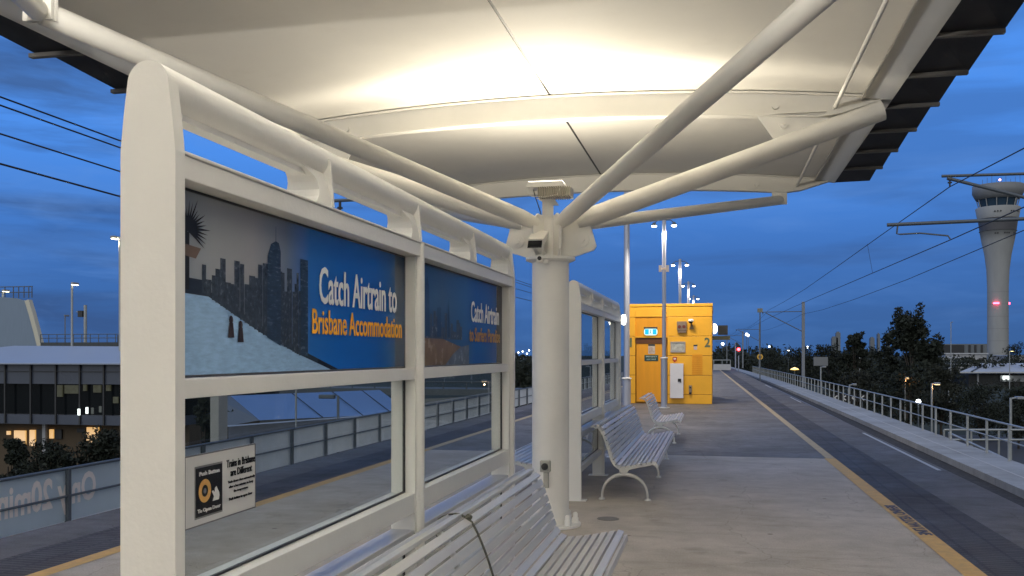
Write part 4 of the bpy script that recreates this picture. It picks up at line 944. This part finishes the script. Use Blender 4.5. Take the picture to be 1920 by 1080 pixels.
MB().lathe([(8.3, 77.6), (9.8, 77.6), (10.8, 79.4), (11.5, 80.8), (11.5, 84.4), (0, 85.4)], (tx_, ty_, 0), 64).build('roof', mat('tower_roof', (.22, .23, .24), .6, var=.1, vs=.3), g)
m_ = MB()
for zz, rr_, seq in ((70.8, 9.62, (0, 1, 2, 6, 7, 9, 10)), (60.4, 7.9, (0, 1, 4, 5, 6, 9, 10))):
    for k in seq:
        a = math.radians(-125 + k * 7.5 + 12)
        m_.disc((tx_ + rr_ * math.cos(a), ty_ + rr_ * math.sin(a), zz), 'y', .38, .5, 10)
m_.build('porthole', DARKGREY, g)
m_ = MB()
for zz in range(2, 34, 6): m_.lathe([(r0 + .01, zz), (r0 + .04, zz + .06), (r0 + .01, zz + .12)], (tx_, ty_, 0), 48)
m_.build('pour_joints', mat('joint_grey', (.22, .22, .22), .8), g)
g['label'] = 'tall flared concrete air traffic control tower at the right'
m_ = MB()
for k in range(9):
    x = tx_ - 8 + k * 2.1; m_.tube([(x, ty_ - 4, 84), (x, ty_ - 4, 84 + 3 + (k % 3))], .09, 5)
m_.build('antennas', GALVD, g)
def glow(p, r, mt, nm='beacon', par=None): return MB().lathe([(0, -r), (r * .7, -r * .7), (r, 0), (r * .7, r * .7), (0, r)], p, 12).build(nm, mt, par)
REDL = lampmat('beacon_red', (1, .04, .10), 9)
glow((tx_ + (at(1868, 343, Y=495).x - at(1871, 343, Y=495).x), ty_ - 6, 86.3), .55, lampmat('beacon_pink', (1, .45, .45), 4), par=g)
pr = at(1868, 568.5, Y=ty_ - 5.2); MB().box(pr.x - 1.3, pr.x + 1.3, ty_ - 5.4, ty_ - 4.9, pr.z - .35, pr.z + .35).build('beacon', REDL, g)
pr = at(1891, 569, Y=ty_); glow((pr.x + .2, ty_, pr.z), .6, REDL, par=g)

# ------------------------------------------------------------------ trees
def leaves(mb, c, rx, ry, rz, n, size, rnd, hollow=.55):
    for _ in range(n):
        while True:
            d = Vector((rnd.uniform(-1, 1), rnd.uniform(-1, 1), rnd.uniform(-1, 1)))
            if hollow < d.length < 1: break
        p_ = Vector((c[0] + d.x * rx, c[1] + d.y * ry, c[2] + d.z * rz)); s_ = size * rnd.uniform(.5, 1.4)
        a = Vector((rnd.gauss(0, 1), rnd.gauss(0, 1), rnd.gauss(0, 1))).normalized(); b = a.cross(Vector((rnd.gauss(0, 1), rnd.gauss(0, 1), rnd.gauss(0, 1)))).normalized()
        mb.add([p_ - a * s_, p_ + b * s_ * .45, p_ + a * s_, p_ - b * s_ * .45], [(0, 1, 2, 3)])
def make_tree(loc, h, w, label, seed, spiky=False, m=None, grp=None, n=2600, trunk=.35):
    rnd = random.Random(seed); x, y, z = loc; g = thing('tree', loc, label, 'tree', grp)
    tr = MB(); th = h * trunk; tr.tube([(x, y, z), (x + .02 * h * rnd.uniform(-1, 1), y, z + th * .6), (x, y, z + h * .7)], [h * .022, h * .017, h * .008], 8)
    cl = []
    nb_ = 13
    for k in range(nb_):
        t = k / (nb_ - 1); zz = z + th + (h - th) * (.12 + .83 * t); rad = w * .5 * (math.sin(math.pi * (.18 + .74 * t)) ** .8)
        a = rnd.uniform(0, 6.28); q_ = rad * rnd.uniform(.35, .85); cx = x + q_ * math.cos(a); cy = y + q_ * math.sin(a) * .7
        cl.append((cx, cy, zz)); tr.tube([(x, y, z + th * rnd.uniform(.7, 1.2)), ((x + cx) / 2, (y + cy) / 2, (zz + z + th) / 2 + .03 * h), (cx, cy, zz)], [h * .009, h * .006, h * .003], 5)
    tr.build('trunk', BARK, g); cr_b = MB()
    for (cx, cy, zz) in cl:
        rr_ = w * rnd.uniform(.17, .27); leaves(cr_b, (cx, cy, zz), rr_, rr_, rr_ * rnd.uniform(.55, .8), n // nb_, h * .026, rnd, .2)
        for _ in range(5):
            a = rnd.uniform(0, 6.28); leaves(cr_b, (cx + rr_ * .95 * math.cos(a), cy + rr_ * .6 * math.sin(a), zz + rr_ * rnd.uniform(-.2, .7 if not spiky else 1.2)), rr_ * .32, rr_ * .32, rr_ * (.3 if not spiky else .55), n // 110, h * .02, rnd, 0)
    cr_b.build('crown', m or LEAF, g); return g
def tree_at(px_, ptop, Y, wpx, label, seed, **k):
    b = at(px_, ptop, Y=Y); d = b.y * math.cos(TH) - b.x * math.sin(TH); w = wpx * d / F
    return make_tree((b.x, Y, GZ), b.z - GZ, w, label, seed, **k)
tree_at(1712, 598, 150, 104, 'tallest dark tree, with a spiky top, left of the control tower', 1, spiky=True, n=5200, trunk=.25)
tree_at(1602, 628, 170, 62, 'rounded dark tree left of the tallest spiky tree', 2, n=3600, trunk=.25)
tree_at(1660, 654, 160, 60, 'lower dark tree filling the gap beside the spiky tree', 3, n=3000, trunk=.2)
tree_at(1560, 652, 190, 70, 'broad low tree right of the tall line mast', 4, n=2600, trunk=.2)
tree_at(1500, 655, 230, 80, 'wide dark tree behind the tall line mast', 5, n=2400, trunk=.2)
tree_at(1440, 658, 260, 70, 'small dark tree behind the round speed sign', 6, n=2000, trunk=.2)
tree_at(1765, 690, 120, 90, 'low bushy tree below the grey hall', 7, m=LEAF2, n=2800, trunk=.15)
tree_at(1840, 728, 110, 120, 'wide dark shrub-like tree under the white roofed house', 8, n=3200, trunk=.15)
tree_at(1700, 700, 110, 110, 'dark tree standing behind the middle of the right fence', 9, n=3200, trunk=.2)
tree_at(1600, 700, 120, 100, 'dark tree behind the right fence by the chevron signs', 10, m=LEAF2, n=2800, trunk=.2)
tree_at(1910, 728, 100, 80, 'dark tree cut by the right edge of the picture', 12, n=2400, trunk=.2)
tree_at(1908, 646, 420, 52, 'dark tree just right of the control tower foot', 11, n=1200)
# left, seen past or through the near screen
tree_at(378, 742, 42, 60, 'dark bush seen through the near lower pane at its left', 21, n=3200, trunk=.15)
tree_at(433, 775, 40, 34, 'small palm-like dark plant by the white pillar', 22, spiky=True, n=1500, trunk=.3)
tree_at(200, 815, 46, 110, 'dark shrubs in front of the lit ground floor, nearest the post', 23, n=4200, trunk=.15)
tree_at(95, 840, 44, 150, 'wide dark shrubs below the lit windows', 24, n=4200, trunk=.15)
tree_at(15, 826, 45, 90, 'dark shrubs at the left edge below the glass building', 25, n=3600, trunk=.15)
tree_at(985, 688, 95, 60, 'dark tree seen between the near screen and the column', 26, n=2600, trunk=.2)
# far woodland on both sides
m_ = MB(); rw = random.Random(9)
def wood(px0, px1, Ya, Yb, top, n, sz):
    for _ in range(n):
        Y = rw.uniform(Ya, Yb); q = at(rw.uniform(px0, px1), 663, Y=Y); t = top(q, Y) * rw.uniform(.4, 1) ** .5
        c = (q.x, Y, GZ + rw.uniform(.1, 1) * t); leaves(m_, c, 2.2 * sz, 2.2 * sz, 1.3 * sz, 14, .55 * sz, rw, 0)
wood(1330, 1640, 300, 420, lambda q, Y: 10.5 + 2.2 * math.sin(q.x * .13) + 1.4 * math.sin(q.x * .41), 1500, 1.2)
wood(1640, 1990, 300, 420, lambda q, Y: 8.3 + 1.0 * math.sin(q.x * .1), 700, 1.2)
wood(1250, 1400, 420, 520, lambda q, Y: 11 + 1.5 * math.sin(q.x * .1), 500, 1.5)
wood(1560, 1990, 130, 260, lambda q, Y: 1.2 + .8 * math.sin(q.x * .3), 500, .7)
wood(960, 1010, 200, 330, lambda q, Y: 8 + 1.5 * math.sin(q.x * .2), 300, 1.2)
tag(m_.build('woodland', LEAF), 'dark distant woodland along the horizon', 'woodland', kind='stuff')

# ------------------------------------------------------------------ far buildings, right
def bldg(name, label, x0, x1, y0, y1, Y, depth, m, zt=None, parts=()):
    a = at(x0, y0, Y=Y); b = at(x1, y1, Y=Y); g = thing(name, ((a.x + b.x) / 2, Y, GZ), label, 'building')
    MB().box(a.x, b.x, Y, Y + depth, GZ, a.z).build('wall', m, g); return g, a, b
g, a, b = bldg('hall', 'long low grey hall with vertical dark strips left of the control tower', 1745, 1880, 645, 690, 560, 60, mat('hall_grey', (.18, .20, .22), .7, var=.1, vs=.1))
for k, x in enumerate((1806, 1818, 1829, 1841)): q = at(x, 646, Y=559.6); MB().box(q.x - .5, q.x + .5, 559.4, 559.9, q.z - 16, q.z - .2).build('strip', DARKGREY, g)
q0 = at(1745, 646, Y=559.6); q1 = at(1804, 646, Y=559.6); MB().box(q0.x, q1.x, 559.4, 559.9, q0.z - 16, q0.z - .2).build('dark_front', DARKGREY, g)
PALE = mat('pale_wall', (.42, .43, .45), .6, var=.12, vs=.15); PROOF = mat('pale_roof', (.50, .52, .55), .45, var=.08, vs=.2)
for x0, x1, yt, Y, lab in ((1752, 1815, 672, 420, 'low pale building with small dark windows beside the spiky tree'), (1772, 1850, 664, 450, 'long pale building behind the white roofs'), (1745, 1818, 684, 360, 'nearest pale shed left of the white roofed house'), (1892, 1960, 668, 430, 'pale building right of the tower foot')):
    g, a, b = bldg('low_building', lab, x0, x1, yt, 690, Y, 25, PALE)
    MB().box(a.x - .6, b.x + .6, Y - .6, Y + 25.6, a.z, a.z + .5).build('roof', PROOF, g)
    n = 4
    for i in range(n):
        xx = a.x + (b.x - a.x) * (i + .5) / n; MB().box(xx - 1.2, xx + 1.2, Y - .12, Y - .02, a.z - 3.6, a.z - 1.8).build('window', DARKGREY, g)
g = thing('white_roofed_house', (at(1870, 700, Y=300).x, 300, GZ), 'low house with broad white roof and one lit bay in front of the tower', 'house')
a = at(1800, 697, Y=290); b = at(1960, 697, Y=290); c_ = at(1838, 681, Y=318); d_ = at(1975, 681, Y=318)
MB().add([a, b, d_, c_, a + Vector((0, 0, -.4)), b + Vector((0, 0, -.4)), d_ + Vector((0, 0, -.4)), c_ + Vector((0, 0, -.4))], [(0, 1, 2, 3), (0, 4, 5, 1), (7, 6, 5, 4), (3, 7, 4, 0)]).build('roof', PROOF, g)
MB().bar(at(1822, 697, Y=289.6) + Vector((0, 0, .1)), at(1852, 681, Y=318) + Vector((0, 0, .1)), .5, .15).build('ridge_strip', DARKGREY, g)
q = at(1816, 698, Y=296); q2 = at(1962, 698, Y=296); MB().box(q.x, q2.x, 296, 316, GZ, q.z - .6).build('wall', DARKGREY, g)
q = at(1876, 700, Y=295); q2 = at(1958, 716, Y=295); MB().box(q.x, q2.x, 295.2, 295.8, q2.z, q.z - .6).build('pale_bay', PALE, g)
q = at(1882, 705, Y=294); q2 = at(1894, 712, Y=294); MB().box(q.x, q2.x, 294.6, 294.9, q2.z, q.z).build('lit_window', lampmat('lit_bay', (.92, 1, .95), 1.6), g)
q = at(1834, 698, Y=293); MB().box(q.x - .2, q.x + .2, 293, 293.4, GZ, q.z - .5).build('post', PALE, g)
for k, (x, w_) in enumerate(((1858, 26), (1876, 20), (1888, 10), (1898, 9), (1911, 12))):
    tree_at(x, 710, 270, w_, ['round clipped bush under the white roof, first from the left', 'round clipped bush under the white roof, second from the left', 'small clipped bush left of the lit window', 'small clipped bush right of the lit window', 'clipped bush at the right end of the white roofed house'][k], 40 + k, n=700, trunk=.1)
# skyline towers far away
SKY = mat('far_tower', (.16, .18, .20), .6)
for k, (x0, x1, yt, lab) in enumerate(((1560, 1571, 633, 'lower left block of the far city tower pair'), (1568, 1576, 624, 'tallest far city tower left of the rounded tree'), (1646, 1650, 626, 'thin far city tower just left of the spiky tree'), (1664, 1669, 626, 'far city tower half hidden by the spiky tree'), (1632, 1640, 634, 'low far city tower behind the rounded tree'))):
    a = at(x0, yt, Y=2400); b = at(x1, yt, Y=2400); g = thing('city_tower', (a.x, 2400, GZ), lab, 'tower block', 'far city towers')
    MB().box(a.x, b.x, 2400, 2420, GZ, a.z).build('wall', SKY, g); MB().box(a.x + 2, b.x - 2, 2403, 2417, a.z, a.z + 3).build('roof', SKY, g)

# ------------------------------------------------------------------ street lamps
def slamp(px_, ptop, pbot, Y, label, arm=9, lit=None, side=1, stem=.09, head=None, name='street_lamp', hw=.35):
    a = at(px_, ptop, Y=Y); d = a.y * math.cos(TH) - a.x * math.sin(TH); g = thing(name, (a.x, Y, GZ), label, 'street lamp')
    MB().tube([(a.x, Y, GZ), (a.x, Y, a.z)], stem, 10).build('pole', GALV, g)
    L_ = arm * d / F
    hd = MB().tube([(a.x, Y, a.z - .05), (a.x + side * L_ * .5, Y, a.z)], stem * .7, 8)
    MBB = MB().box(a.x + side * L_ * .4, a.x + side * L_, Y - hw, Y + hw, a.z - .08, a.z + .10)
    MBB.build('lamp_head', mat('head_grey', (.30, .31, .32), .4), g, bevel=.03); hd.build('arm', GALV, g)
    if lit:
        MB().box(a.x + side * L_ * .45, a.x + side * L_ * .95, Y - hw * .8, Y + hw * .8, a.z - .13, a.z - .085).build('lens', lampmat('street_' + lit[0], lit[1], lit[2]), g)
        if lit[3]: point((a.x + side * L_ * .6, Y - .1, a.z - .4), lit[3], lit[4], par=g)
    return g
WARM = (1, .72, .35)
slamp(1747, 719, 790, 95, 'street lamp with pole glowing orange behind the right fence', 14, ('amber', WARM, 2, 25, (1, .45, .18)))
slamp(1612, 655, 715, 190, 'thin street lamp under the rounded tree', 5)
slamp(1783, 604, 700, 230, 'tall thin lamp pole between the spiky tree and the tower', 3)
slamp(1779, 690, 738, 140, 'short pale pole in front of the pale sheds', 3)
slamp(1895, 746, 850, 70, 'grey lamp with flat square head near the right edge', 22)
slamp(1893, 658, 720, 240, 'lamp with small yellow lit head before the tower foot', 6, ('yel', (1, .8, .3), 6, 0, WARM))
slamp(1539, 688, 735, 120, 'flat-headed grey lamp right of the tall line mast', 9)
slamp(1593, 721, 760, 90, 'square flat-headed lamp behind the fence by the chevrons', 12, stem=.07)
slamp(1697, 707, 745, 110, 'dim orange lamp pole among the dark trees', 6, ('amber', WARM, 2, 18, (1, .4, .15)))
for k, (x, y, Y, r, lab) in enumerate(((1443, 650, 380, .45, 'white point of light on the treeline left of the tall mast'), (1514, 651, 380, .45, 'white point of light on the treeline right of the tall mast'), (1400, 627, 330, .5, 'upper light of the bright pair by the third mast'), (1403, 629, 330, .4, 'lower light of the bright pair by the third mast'), (1355, 645, 330, .5, 'white light beside the farthest mast'), (1722, 753, 90, .22, 'white ball light low behind the right fence'), (1478, 658, 300, .35, 'small pale light under the arm of the tall mast'))):
    p = at(x, y, Y=Y); g = thing('distant_lamp', (p.x, Y, GZ), lab, 'lamp')
    MB().tube([(p.x, Y, GZ), (p.x, Y, p.z - r)], .07, 6).build('pole', GALVD, g); glow((p.x, Y, p.z), r, lampmat('pt_white', (.9, .97, 1), 6), 'bulb', g)
p = at(1490, 693, Y=200); g = thing('lit_canopy_lamp', (p.x, 200, GZ), 'amber lit lamp cluster in the dark trees left of the tall mast', 'lamp')
MB().tube([(p.x, 200, GZ), (p.x, 200, p.z)], .1, 6).build('pole', GALVD, g); MB().lathe([(0, .5), (.7, .2), (.9, 0), (0, -.1)], p, 10).build('shade', lampmat('amber_cluster', (1, .62, .12), 1.6), g)
p = at(1539, 677, Y=180); g = thing('billboard', (p.x, 180, GZ), 'blank grey roadside board right of the tall mast', 'billboard')
MB().box(p.x - 1.25, p.x + 1.25, 180, 180.2, p.z - .85, p.z + .75).build('board', mat('board_grey', (.22, .23, .24), .6), g); MB().box(p.x - .1, p.x + .1, 180.2, 180.4, GZ, p.z).build('post', GALVD, g)
for k, x in enumerate((1567, 1583, 1600, 1617)):
    p = at(x, 746, Y=75); g = thing('chevron_sign', (p.x, 75, GZ), ['leftmost white chevron marker behind the right fence', 'second white chevron marker behind the right fence', 'third white chevron marker behind the right fence', 'rightmost white chevron marker behind the right fence'][k], 'road sign', 'chevron markers')
    MB().box(p.x - .28, p.x + .28, 75, 75.04, p.z - .28, p.z + .28).build('plate', BLACK, g)
    MB().bar((p.x + .12, 74.98, p.z + .17), (p.x - .1, 74.98, p.z), .01, .08).bar((p.x - .1, 74.98, p.z), (p.x + .12, 74.98, p.z - .17), .01, .08).build('chevron', mat('chev_white', (.75, .75, .75)), g)
    MB().tube([(p.x, 75.06, GZ), (p.x, 75.06, p.z + .2)], .04, 6).build('post', GALVD, g)
# road ramp with guard rails at the right
rd = MB().add([(16, 45, -6.6), (23, 45, -6.6), (34, 120, GZ + .05), (26, 120, GZ + .05), (16, 45, -6.9), (23, 45, -6.9)], [(0, 1, 2, 3), (4, 5, 1, 0)]); struct('road', rd, ROADM)
g = thing('ramp_railing', (20, 50, -6), 'low grey guard rail sloping down beyond the right fence', 'guard rail')
m_ = MB()
q1 = at(1770, 806, Y=46); q2 = at(1925, 806, Y=46); q3 = at(1780, 812, Y=40); q4 = at(1900, 868, Y=34)
m_.tube([q1, q2], .05, 8).tube([q1 + Vector((0, 0, -.45)), q2 + Vector((0, 0, -.45))], .05, 8); m_.build('rail', GALV, g)
for i in range(4): q = q1.lerp(q2, i / 3); MB().tube([(q.x, q.y, q.z), (q.x, q.y, GZ)], .05, 8).build('post', GALV, g)
g = thing('stair_railing', (16, 38, -6), 'descending handrail seen through the right fence near the edge', 'guard rail')
MB().tube([q3, q4], .05, 8).build('rail', GALV, g); MB().tube([q4, (q4.x, q4.y, GZ)], .05, 8).build('post', GALV, g); MB().tube([q3, (q3.x, q3.y, GZ)], .05, 8).build('post', GALV, g)

# ------------------------------------------------------------------ left: glass-fronted building
LB = thing('glass_fronted_building', (-45, 52, GZ), 'two-storey building with dark glazing and pale roof at the left', 'building')
def fr(px_): return at(px_, 663, Y=52)
bx0 = at(-260, 663, Y=52).x; bx1 = at(330, 663, Y=52).x; z = lambda yy: at(115, yy, Y=52).z
SPAN = mat('spandrel', (.075, .09, .125), .3, var=.08, vs=.4)
MB().add([(bx0, 51.4, z(681)), (bx1, 51.4, z(681)), (bx1, 66, at(115, 652, Y=66).z), (bx0, 66, at(115, 648, Y=66).z), (bx0, 51.4, z(683)), (bx1, 51.4, z(683))], [(0, 1, 2, 3), (4, 5, 1, 0)]).build('roof', mat('pale_roof_left', (.36, .41, .50), .5, var=.06, vs=.3), LB)
MB().box(bx0, bx1, 52, 66, z(720), z(684)).build('spandrel_band', SPAN, LB)
MB().box(bx0, bx1, 52.4, 66, z(778), z(720.2)).build('dark_glazing', mat('dark_glazing_mat', (.008, .01, .012), .08), LB)
MB().box(bx0, bx1, 52, 66, z(796), z(778.2)).build('sill_band', SPAN, LB)
MB().box(bx0, bx1, 53.5, 66, GZ, z(796.2)).build('ground_floor_wall', mat('wall_tan', (.11, .08, .05), .8, var=.15, vs=.5), LB)
MB().box(bx0, bx1, 51.9, 52, z(697), z(696)).build('joint', DARKGREY, LB)
for k, x in enumerate((10, 58, 105, 150, 195, 245, 295, -40, -88)):
    q = at(x, 700, Y=51.95); MB().box(q.x - .05, q.x + .05, 51.88, 51.98, z(795), z(684)).build('mullion', DARKGREY, LB)
AMB = lampmat('amber_window', (1, .55, .15), .55); DIM = mat('dim_window', (.05, .055, .045), .2, em=.05, emcol=(.5, .5, .3), var=.6, vs=2)
for x0, x1, y0_, y1_, mt in ((28, 49, 807, 835, AMB), (57, 67, 806, 836, AMB), (94, 101, 805, 822, AMB), (164, 186, 801, 830, AMB), (14, 20, 808, 815, AMB)):
    a = at(x0, y0_, Y=53.45); b = at(x1, y1_, Y=53.45); MB().box(a.x, b.x, 53.36, 53.48, b.z, a.z).build('lit_window', mt, LB)
for x0, x1, y0_, y1_ in ((70, 88, 805, 832), (104, 117, 805, 823), (146, 161, 803, 811)):
    a = at(x0, y0_, Y=53.45); b = at(x1, y1_, Y=53.45); MB().box(a.x, b.x, 53.36, 53.48, b.z, a.z).build('window', DARKGREY, LB)
for x0, x1, y0_, y1_ in ((107, 118, 722, 744), (122, 148, 722, 738), (157, 163, 721, 733), (176, 190, 722, 736), (213, 222, 744, 756), (200, 208, 722, 733)):
    a = at(x0, y0_, Y=52.35); b = at(x1, y1_, Y=52.35); MB().box(a.x, b.x, 52.28, 52.38, b.z, a.z).build('dim_window', DIM, LB)
for x_, y_ in ((149, 771), (164, 768)):
    a = at(x_, y_, Y=51.8); MB().box(a.x - .06, a.x + .06, 51.7, 51.8, a.z - .25, a.z + .15).build('lit_fitting', lampmat('fit_white', (.9, 1, .95), 1.5), LB)
a = at(84, 800, Y=53); MB().box(a.x - .12, a.x + .12, 52.9, 53.1, GZ, at(84, 793, Y=53).z).build('white_post', PALE, LB)
# curved roofed hall behind
g = thing('curved_hall', (-60, 78, GZ), 'tall ribbed hall with curved side and railing on top at the left edge', 'building')
Yh = 78; prof = []
e0 = at(74, 650, Y=Yh)
for px_, py_ in ((-200, 556), (0, 557), (30, 559), (50, 564), (58, 590), (66, 620), (74, 652), (76, 670)):
    q = at(px_, py_, Y=Yh); prof.append((q.x, q.z))
prof += [(prof[-1][0], GZ), (prof[0][0], GZ)]
dv_ = at(74, 600, Y=Yh + 9) - at(74, 600, Y=Yh); np_ = len(prof)
MB().add([(a_, Yh, b_) for a_, b_ in prof] + [(a_ + dv_.x, Yh + dv_.y, b_ + .3) for a_, b_ in prof], [tuple(range(np_)), tuple(reversed(range(np_, 2 * np_)))] + [(i, i + np_, (i + 1) % np_ + np_, (i + 1) % np_) for i in range(np_)]).build('wall', mat('ribbed_cladding', (.22, .29, .38), .5, metal=.2, var=.15, vs=12, stretch=(3, 1, .05)), g)
MB().prism([(a_, b_) for a_, b_ in prof[3:7]] + [(a_ + .45, b_ + .1) for a_, b_ in reversed(prof[3:7])], 'y', Yh - .3, Yh + .2).build('lit_edge', mat('lit_edge_tone', (.65, .62, .5), .5), g)  # light on the curved side put in as a pale strip
m_ = MB(); z0_ = at(40, 558, Y=Yh).z
for x in (2, 18, 28, 38, 47, 53): q = at(x, 558, Y=Yh); m_.tube([(q.x, Yh + .5, z0_), (q.x, Yh + .5, z0_ + 1.1)], .05, 6)
for dz in (.55, 1.1): m_.tube([(at(-20, 558, Y=Yh).x, Yh + .5, z0_ + dz), (at(54, 558, Y=Yh).x, Yh + .5, z0_ + dz)], .05, 6)
m_.build('railing', GALVD, g)
# deck with railing behind the pale roof
g = thing('roof_deck_railing', (-50, 70, GZ), 'long thin railing along the deck behind the pale roof', 'railing')
q0 = at(76, 646, Y=70); q1 = at(330, 646, Y=70); zt_ = at(100, 627, Y=70).z; zb_ = at(100, 641, Y=70).z
MB().box(q0.x, q1.x, 70, 74, GZ, zb_ - .05).build('deck', mat('deck_dark', (.06, .07, .075), .6), g)
m_ = MB(); n = 16
for i in range(n + 1): x = q0.x + (q1.x - q0.x) * i / n; m_.tube([(x, 70, zb_ - .1), (x, 70, zt_)], .035, 6)
for zz in (zt_, (zt_ + zb_) / 2): m_.tube([(q0.x, 70, zz), (q1.x, 70, zz)], .035, 6)
m_.build('rails', GALVD, g)
a = at(220, 628, Y=68); b = at(236, 655, Y=68); MB_ = MB().box(a.x, b.x + 1.5, 68, 70, b.z, a.z); o = MB_.build('equipment_box', DARKGREY); tag(o, 'dark plant box on the roof deck next to the near post', 'plant box')
slamp(226, 445, 650, 62, 'tall lamp with lit head right beside the near post', 16, ('warmhead', (1, .9, .6), 6, 70, (1, .8, .45)), side=-1, stem=.13)
slamp(135, 532, 655, 66, 'thin lamp with flat double head above the left roof', 9, ('warmhead', (1, .9, .6), 6, 0, WARM), side=1, stem=.09)
slamp(122, 592, 650, 90, 'small distant lamp above the left roof, shortest of the lamps', 5, side=1, stem=.06)
slamp(5, 545, 650, 80, 'lit lamp head at the left edge over the curved hall', 10, ('warmhead', (1, .9, .6), 6, 0, WARM), side=1)
p = at(160, 572, Y=72); g = thing('equipment_mast', (p.x, 72, GZ), 'pale mast with a dark floodlight box on its arm above the left roof', 'mast')
MB().tube([(p.x, 72, GZ), (p.x, 72, p.z)], .14, 10).build('pole', GALV, g); q = at(153, 588, Y=72); MB().box(q.x - .25, q.x + .2, 71.8, 72.2, q.z - .3, q.z + .25).build('box', DARKGREY, g)
MB().tube([(p.x, 72, q.z + .1), (p.x - .9, 72, q.z + .15)], .04, 6).build('arm', GALV, g)
# big sloping roof through the near lower pane, reflected sky blue put into its colour
g = thing('sloping_roof_hall', (-22, 42, GZ), 'low hall with a broad smooth sloping roof seen through the near lower pane', 'building')
pa, pb, pc, pd = at(432, 742, Y=46), at(712, 731, Y=62), at(770, 775, Y=52), at(487, 788, Y=38)
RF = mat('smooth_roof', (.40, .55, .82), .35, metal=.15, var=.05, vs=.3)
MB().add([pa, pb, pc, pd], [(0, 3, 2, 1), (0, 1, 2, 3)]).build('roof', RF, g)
for t_ in (.35, .62, .85):
    MB().tube([pa.lerp(pb, t_) + Vector((0, 0, .02)), pd.lerp(pc, t_) + Vector((0, 0, .02))], .03, 5).build('seam', DARKGREY, g)
pg_ = at(400, 745, Y=43); MB().add([pa, pd, at(420, 800, Y=37), pg_], [(0, 1, 2, 3), (3, 2, 1, 0)]).build('gable', mat('gable_grey', (.16, .17, .18), .6), g)
MB().add([pd, pc, pc + Vector((0, 0, -6)), pd + Vector((0, 0, -6))], [(0, 1, 2, 3), (3, 2, 1, 0)]).build('wall', mat('hall_wall', (.30, .30, .28), .6), g)
g = thing('white_parapet_wall', (-16, 32, GZ), 'long pale parapet wall behind the clad fence through the near pane', 'wall')
a, b = at(428, 800, Y=27), at(800, 772, Y=45)
MB().add([a, b, b + Vector((0, 0, -4)), a + Vector((0, 0, -4)), a + Vector((-.4, .3, 0)), b + Vector((-.4, .3, 0))], [(0, 1, 2, 3), (3, 2, 1, 0), (0, 4, 5, 1)]).build('panel', mat('parapet_white', (.42, .43, .45), .6, var=.08), g)
g = thing('concrete_pillar', (at(402, 800, Y=24).x, 24, GZ), 'square concrete pillar behind the left fence seen through the near pane', 'pillar')
a = at(394, 742, Y=24); b = at(410, 742, Y=24); MB().box(a.x, b.x, 24, 24.5, GZ, a.z + .9).build('shaft', mat('pillar_conc', (.42, .41, .38), .7, var=.1), g, bevel=.01)
for x_, y_, Y, arm_, lab in ((634, 742, 34, -33, 'dark L-shaped lamp seen through the near lower pane'),):
    a = at(x_, y_, Y=Y); e = at(x_ - 24, y_ + 1, Y=Y); g = thing('street_lamp', (a.x, Y, GZ), lab, 'street lamp')
    MB().tube([(a.x, Y, GZ), (a.x, Y, a.z), (e.x + .3, Y, a.z)], .055, 8).build('pole', GALVD, g); MB().box(e.x - .25, e.x + .4, Y - .1, Y + .1, a.z - .12, a.z + .04).build('lamp_head', GALVD, g, bevel=.03)
a = at(555, 728, Y=30); g = thing('thin_pole', (a.x, 30, GZ), 'thin pale vertical pole seen through the near lower pane', 'pole'); MB().tube([(a.x, 30, GZ), (a.x, 30, a.z + .3)], .035, 8).build('pole', GALV, g)
# elevated road behind, seen through the second lower pane
g = thing('elevated_road', (-30, 85, GZ), 'dark elevated road with railing seen through the lower panes', 'road bridge')
a, b = at(560, 727, Y=80), at(1000, 727, Y=120)
MB().box(a.x - 25, b.x + 6, 80, 84, at(800, 741, Y=80).z, at(800, 729, Y=80).z).build('parapet', mat('bridge_grey', (.14, .16, .18), .7, var=.1, vs=.3), g)
m_ = MB(); zt_ = at(800, 716, Y=80).z; zb_ = at(800, 729, Y=80).z
MB().tube([(a.x - 25, 80.2, zt_), (b.x + 6, 80.2, zt_)], .06, 6).build('top_rail', GALVD, g)
for i in range(22): x = a.x - 25 + (b.x + 31 - a.x) * i / 21; m_.tube([(x, 80.2, zb_), (x, 80.2, zt_)], .06, 6)
m_.build('posts', GALVD, g)
struct('sand_verge', MB().add([at(790, 748, Y=70), at(960, 740, Y=90), at(960, 752, Y=62), at(780, 770, Y=52)], [(0, 1, 2, 3), (3, 2, 1, 0)]), mat('sand', (.22, .19, .12), .9, var=.3, vs=.4))
slamp(927, 712, 740, 70, 'small bright lamp seen through the farther lower pane', 3, ('warmhead', (1, .9, .6), 6, 30, (1, .8, .45)))
for k, (x, y) in enumerate(((972, 661), (980, 659), (988, 663), (992, 657), (978, 672), (990, 670))):
    p = at(x, y, Y=400); g = thing('distant_lamp', (p.x, 400, GZ), ['far town light left of the column, %s' % s_ for s_ in ('at the screen edge', 'second along', 'in the middle low', 'highest by the column', 'lowest of all', 'low by the column')][k], 'lamp', 'far town lights left of the column')
    MB().tube([(p.x, 400, GZ), (p.x, 400, p.z)], .07, 5).build('pole', GALVD, g); glow(p, .32, lampmat('pt_white', (.9, .97, 1), 6), 'bulb', g)
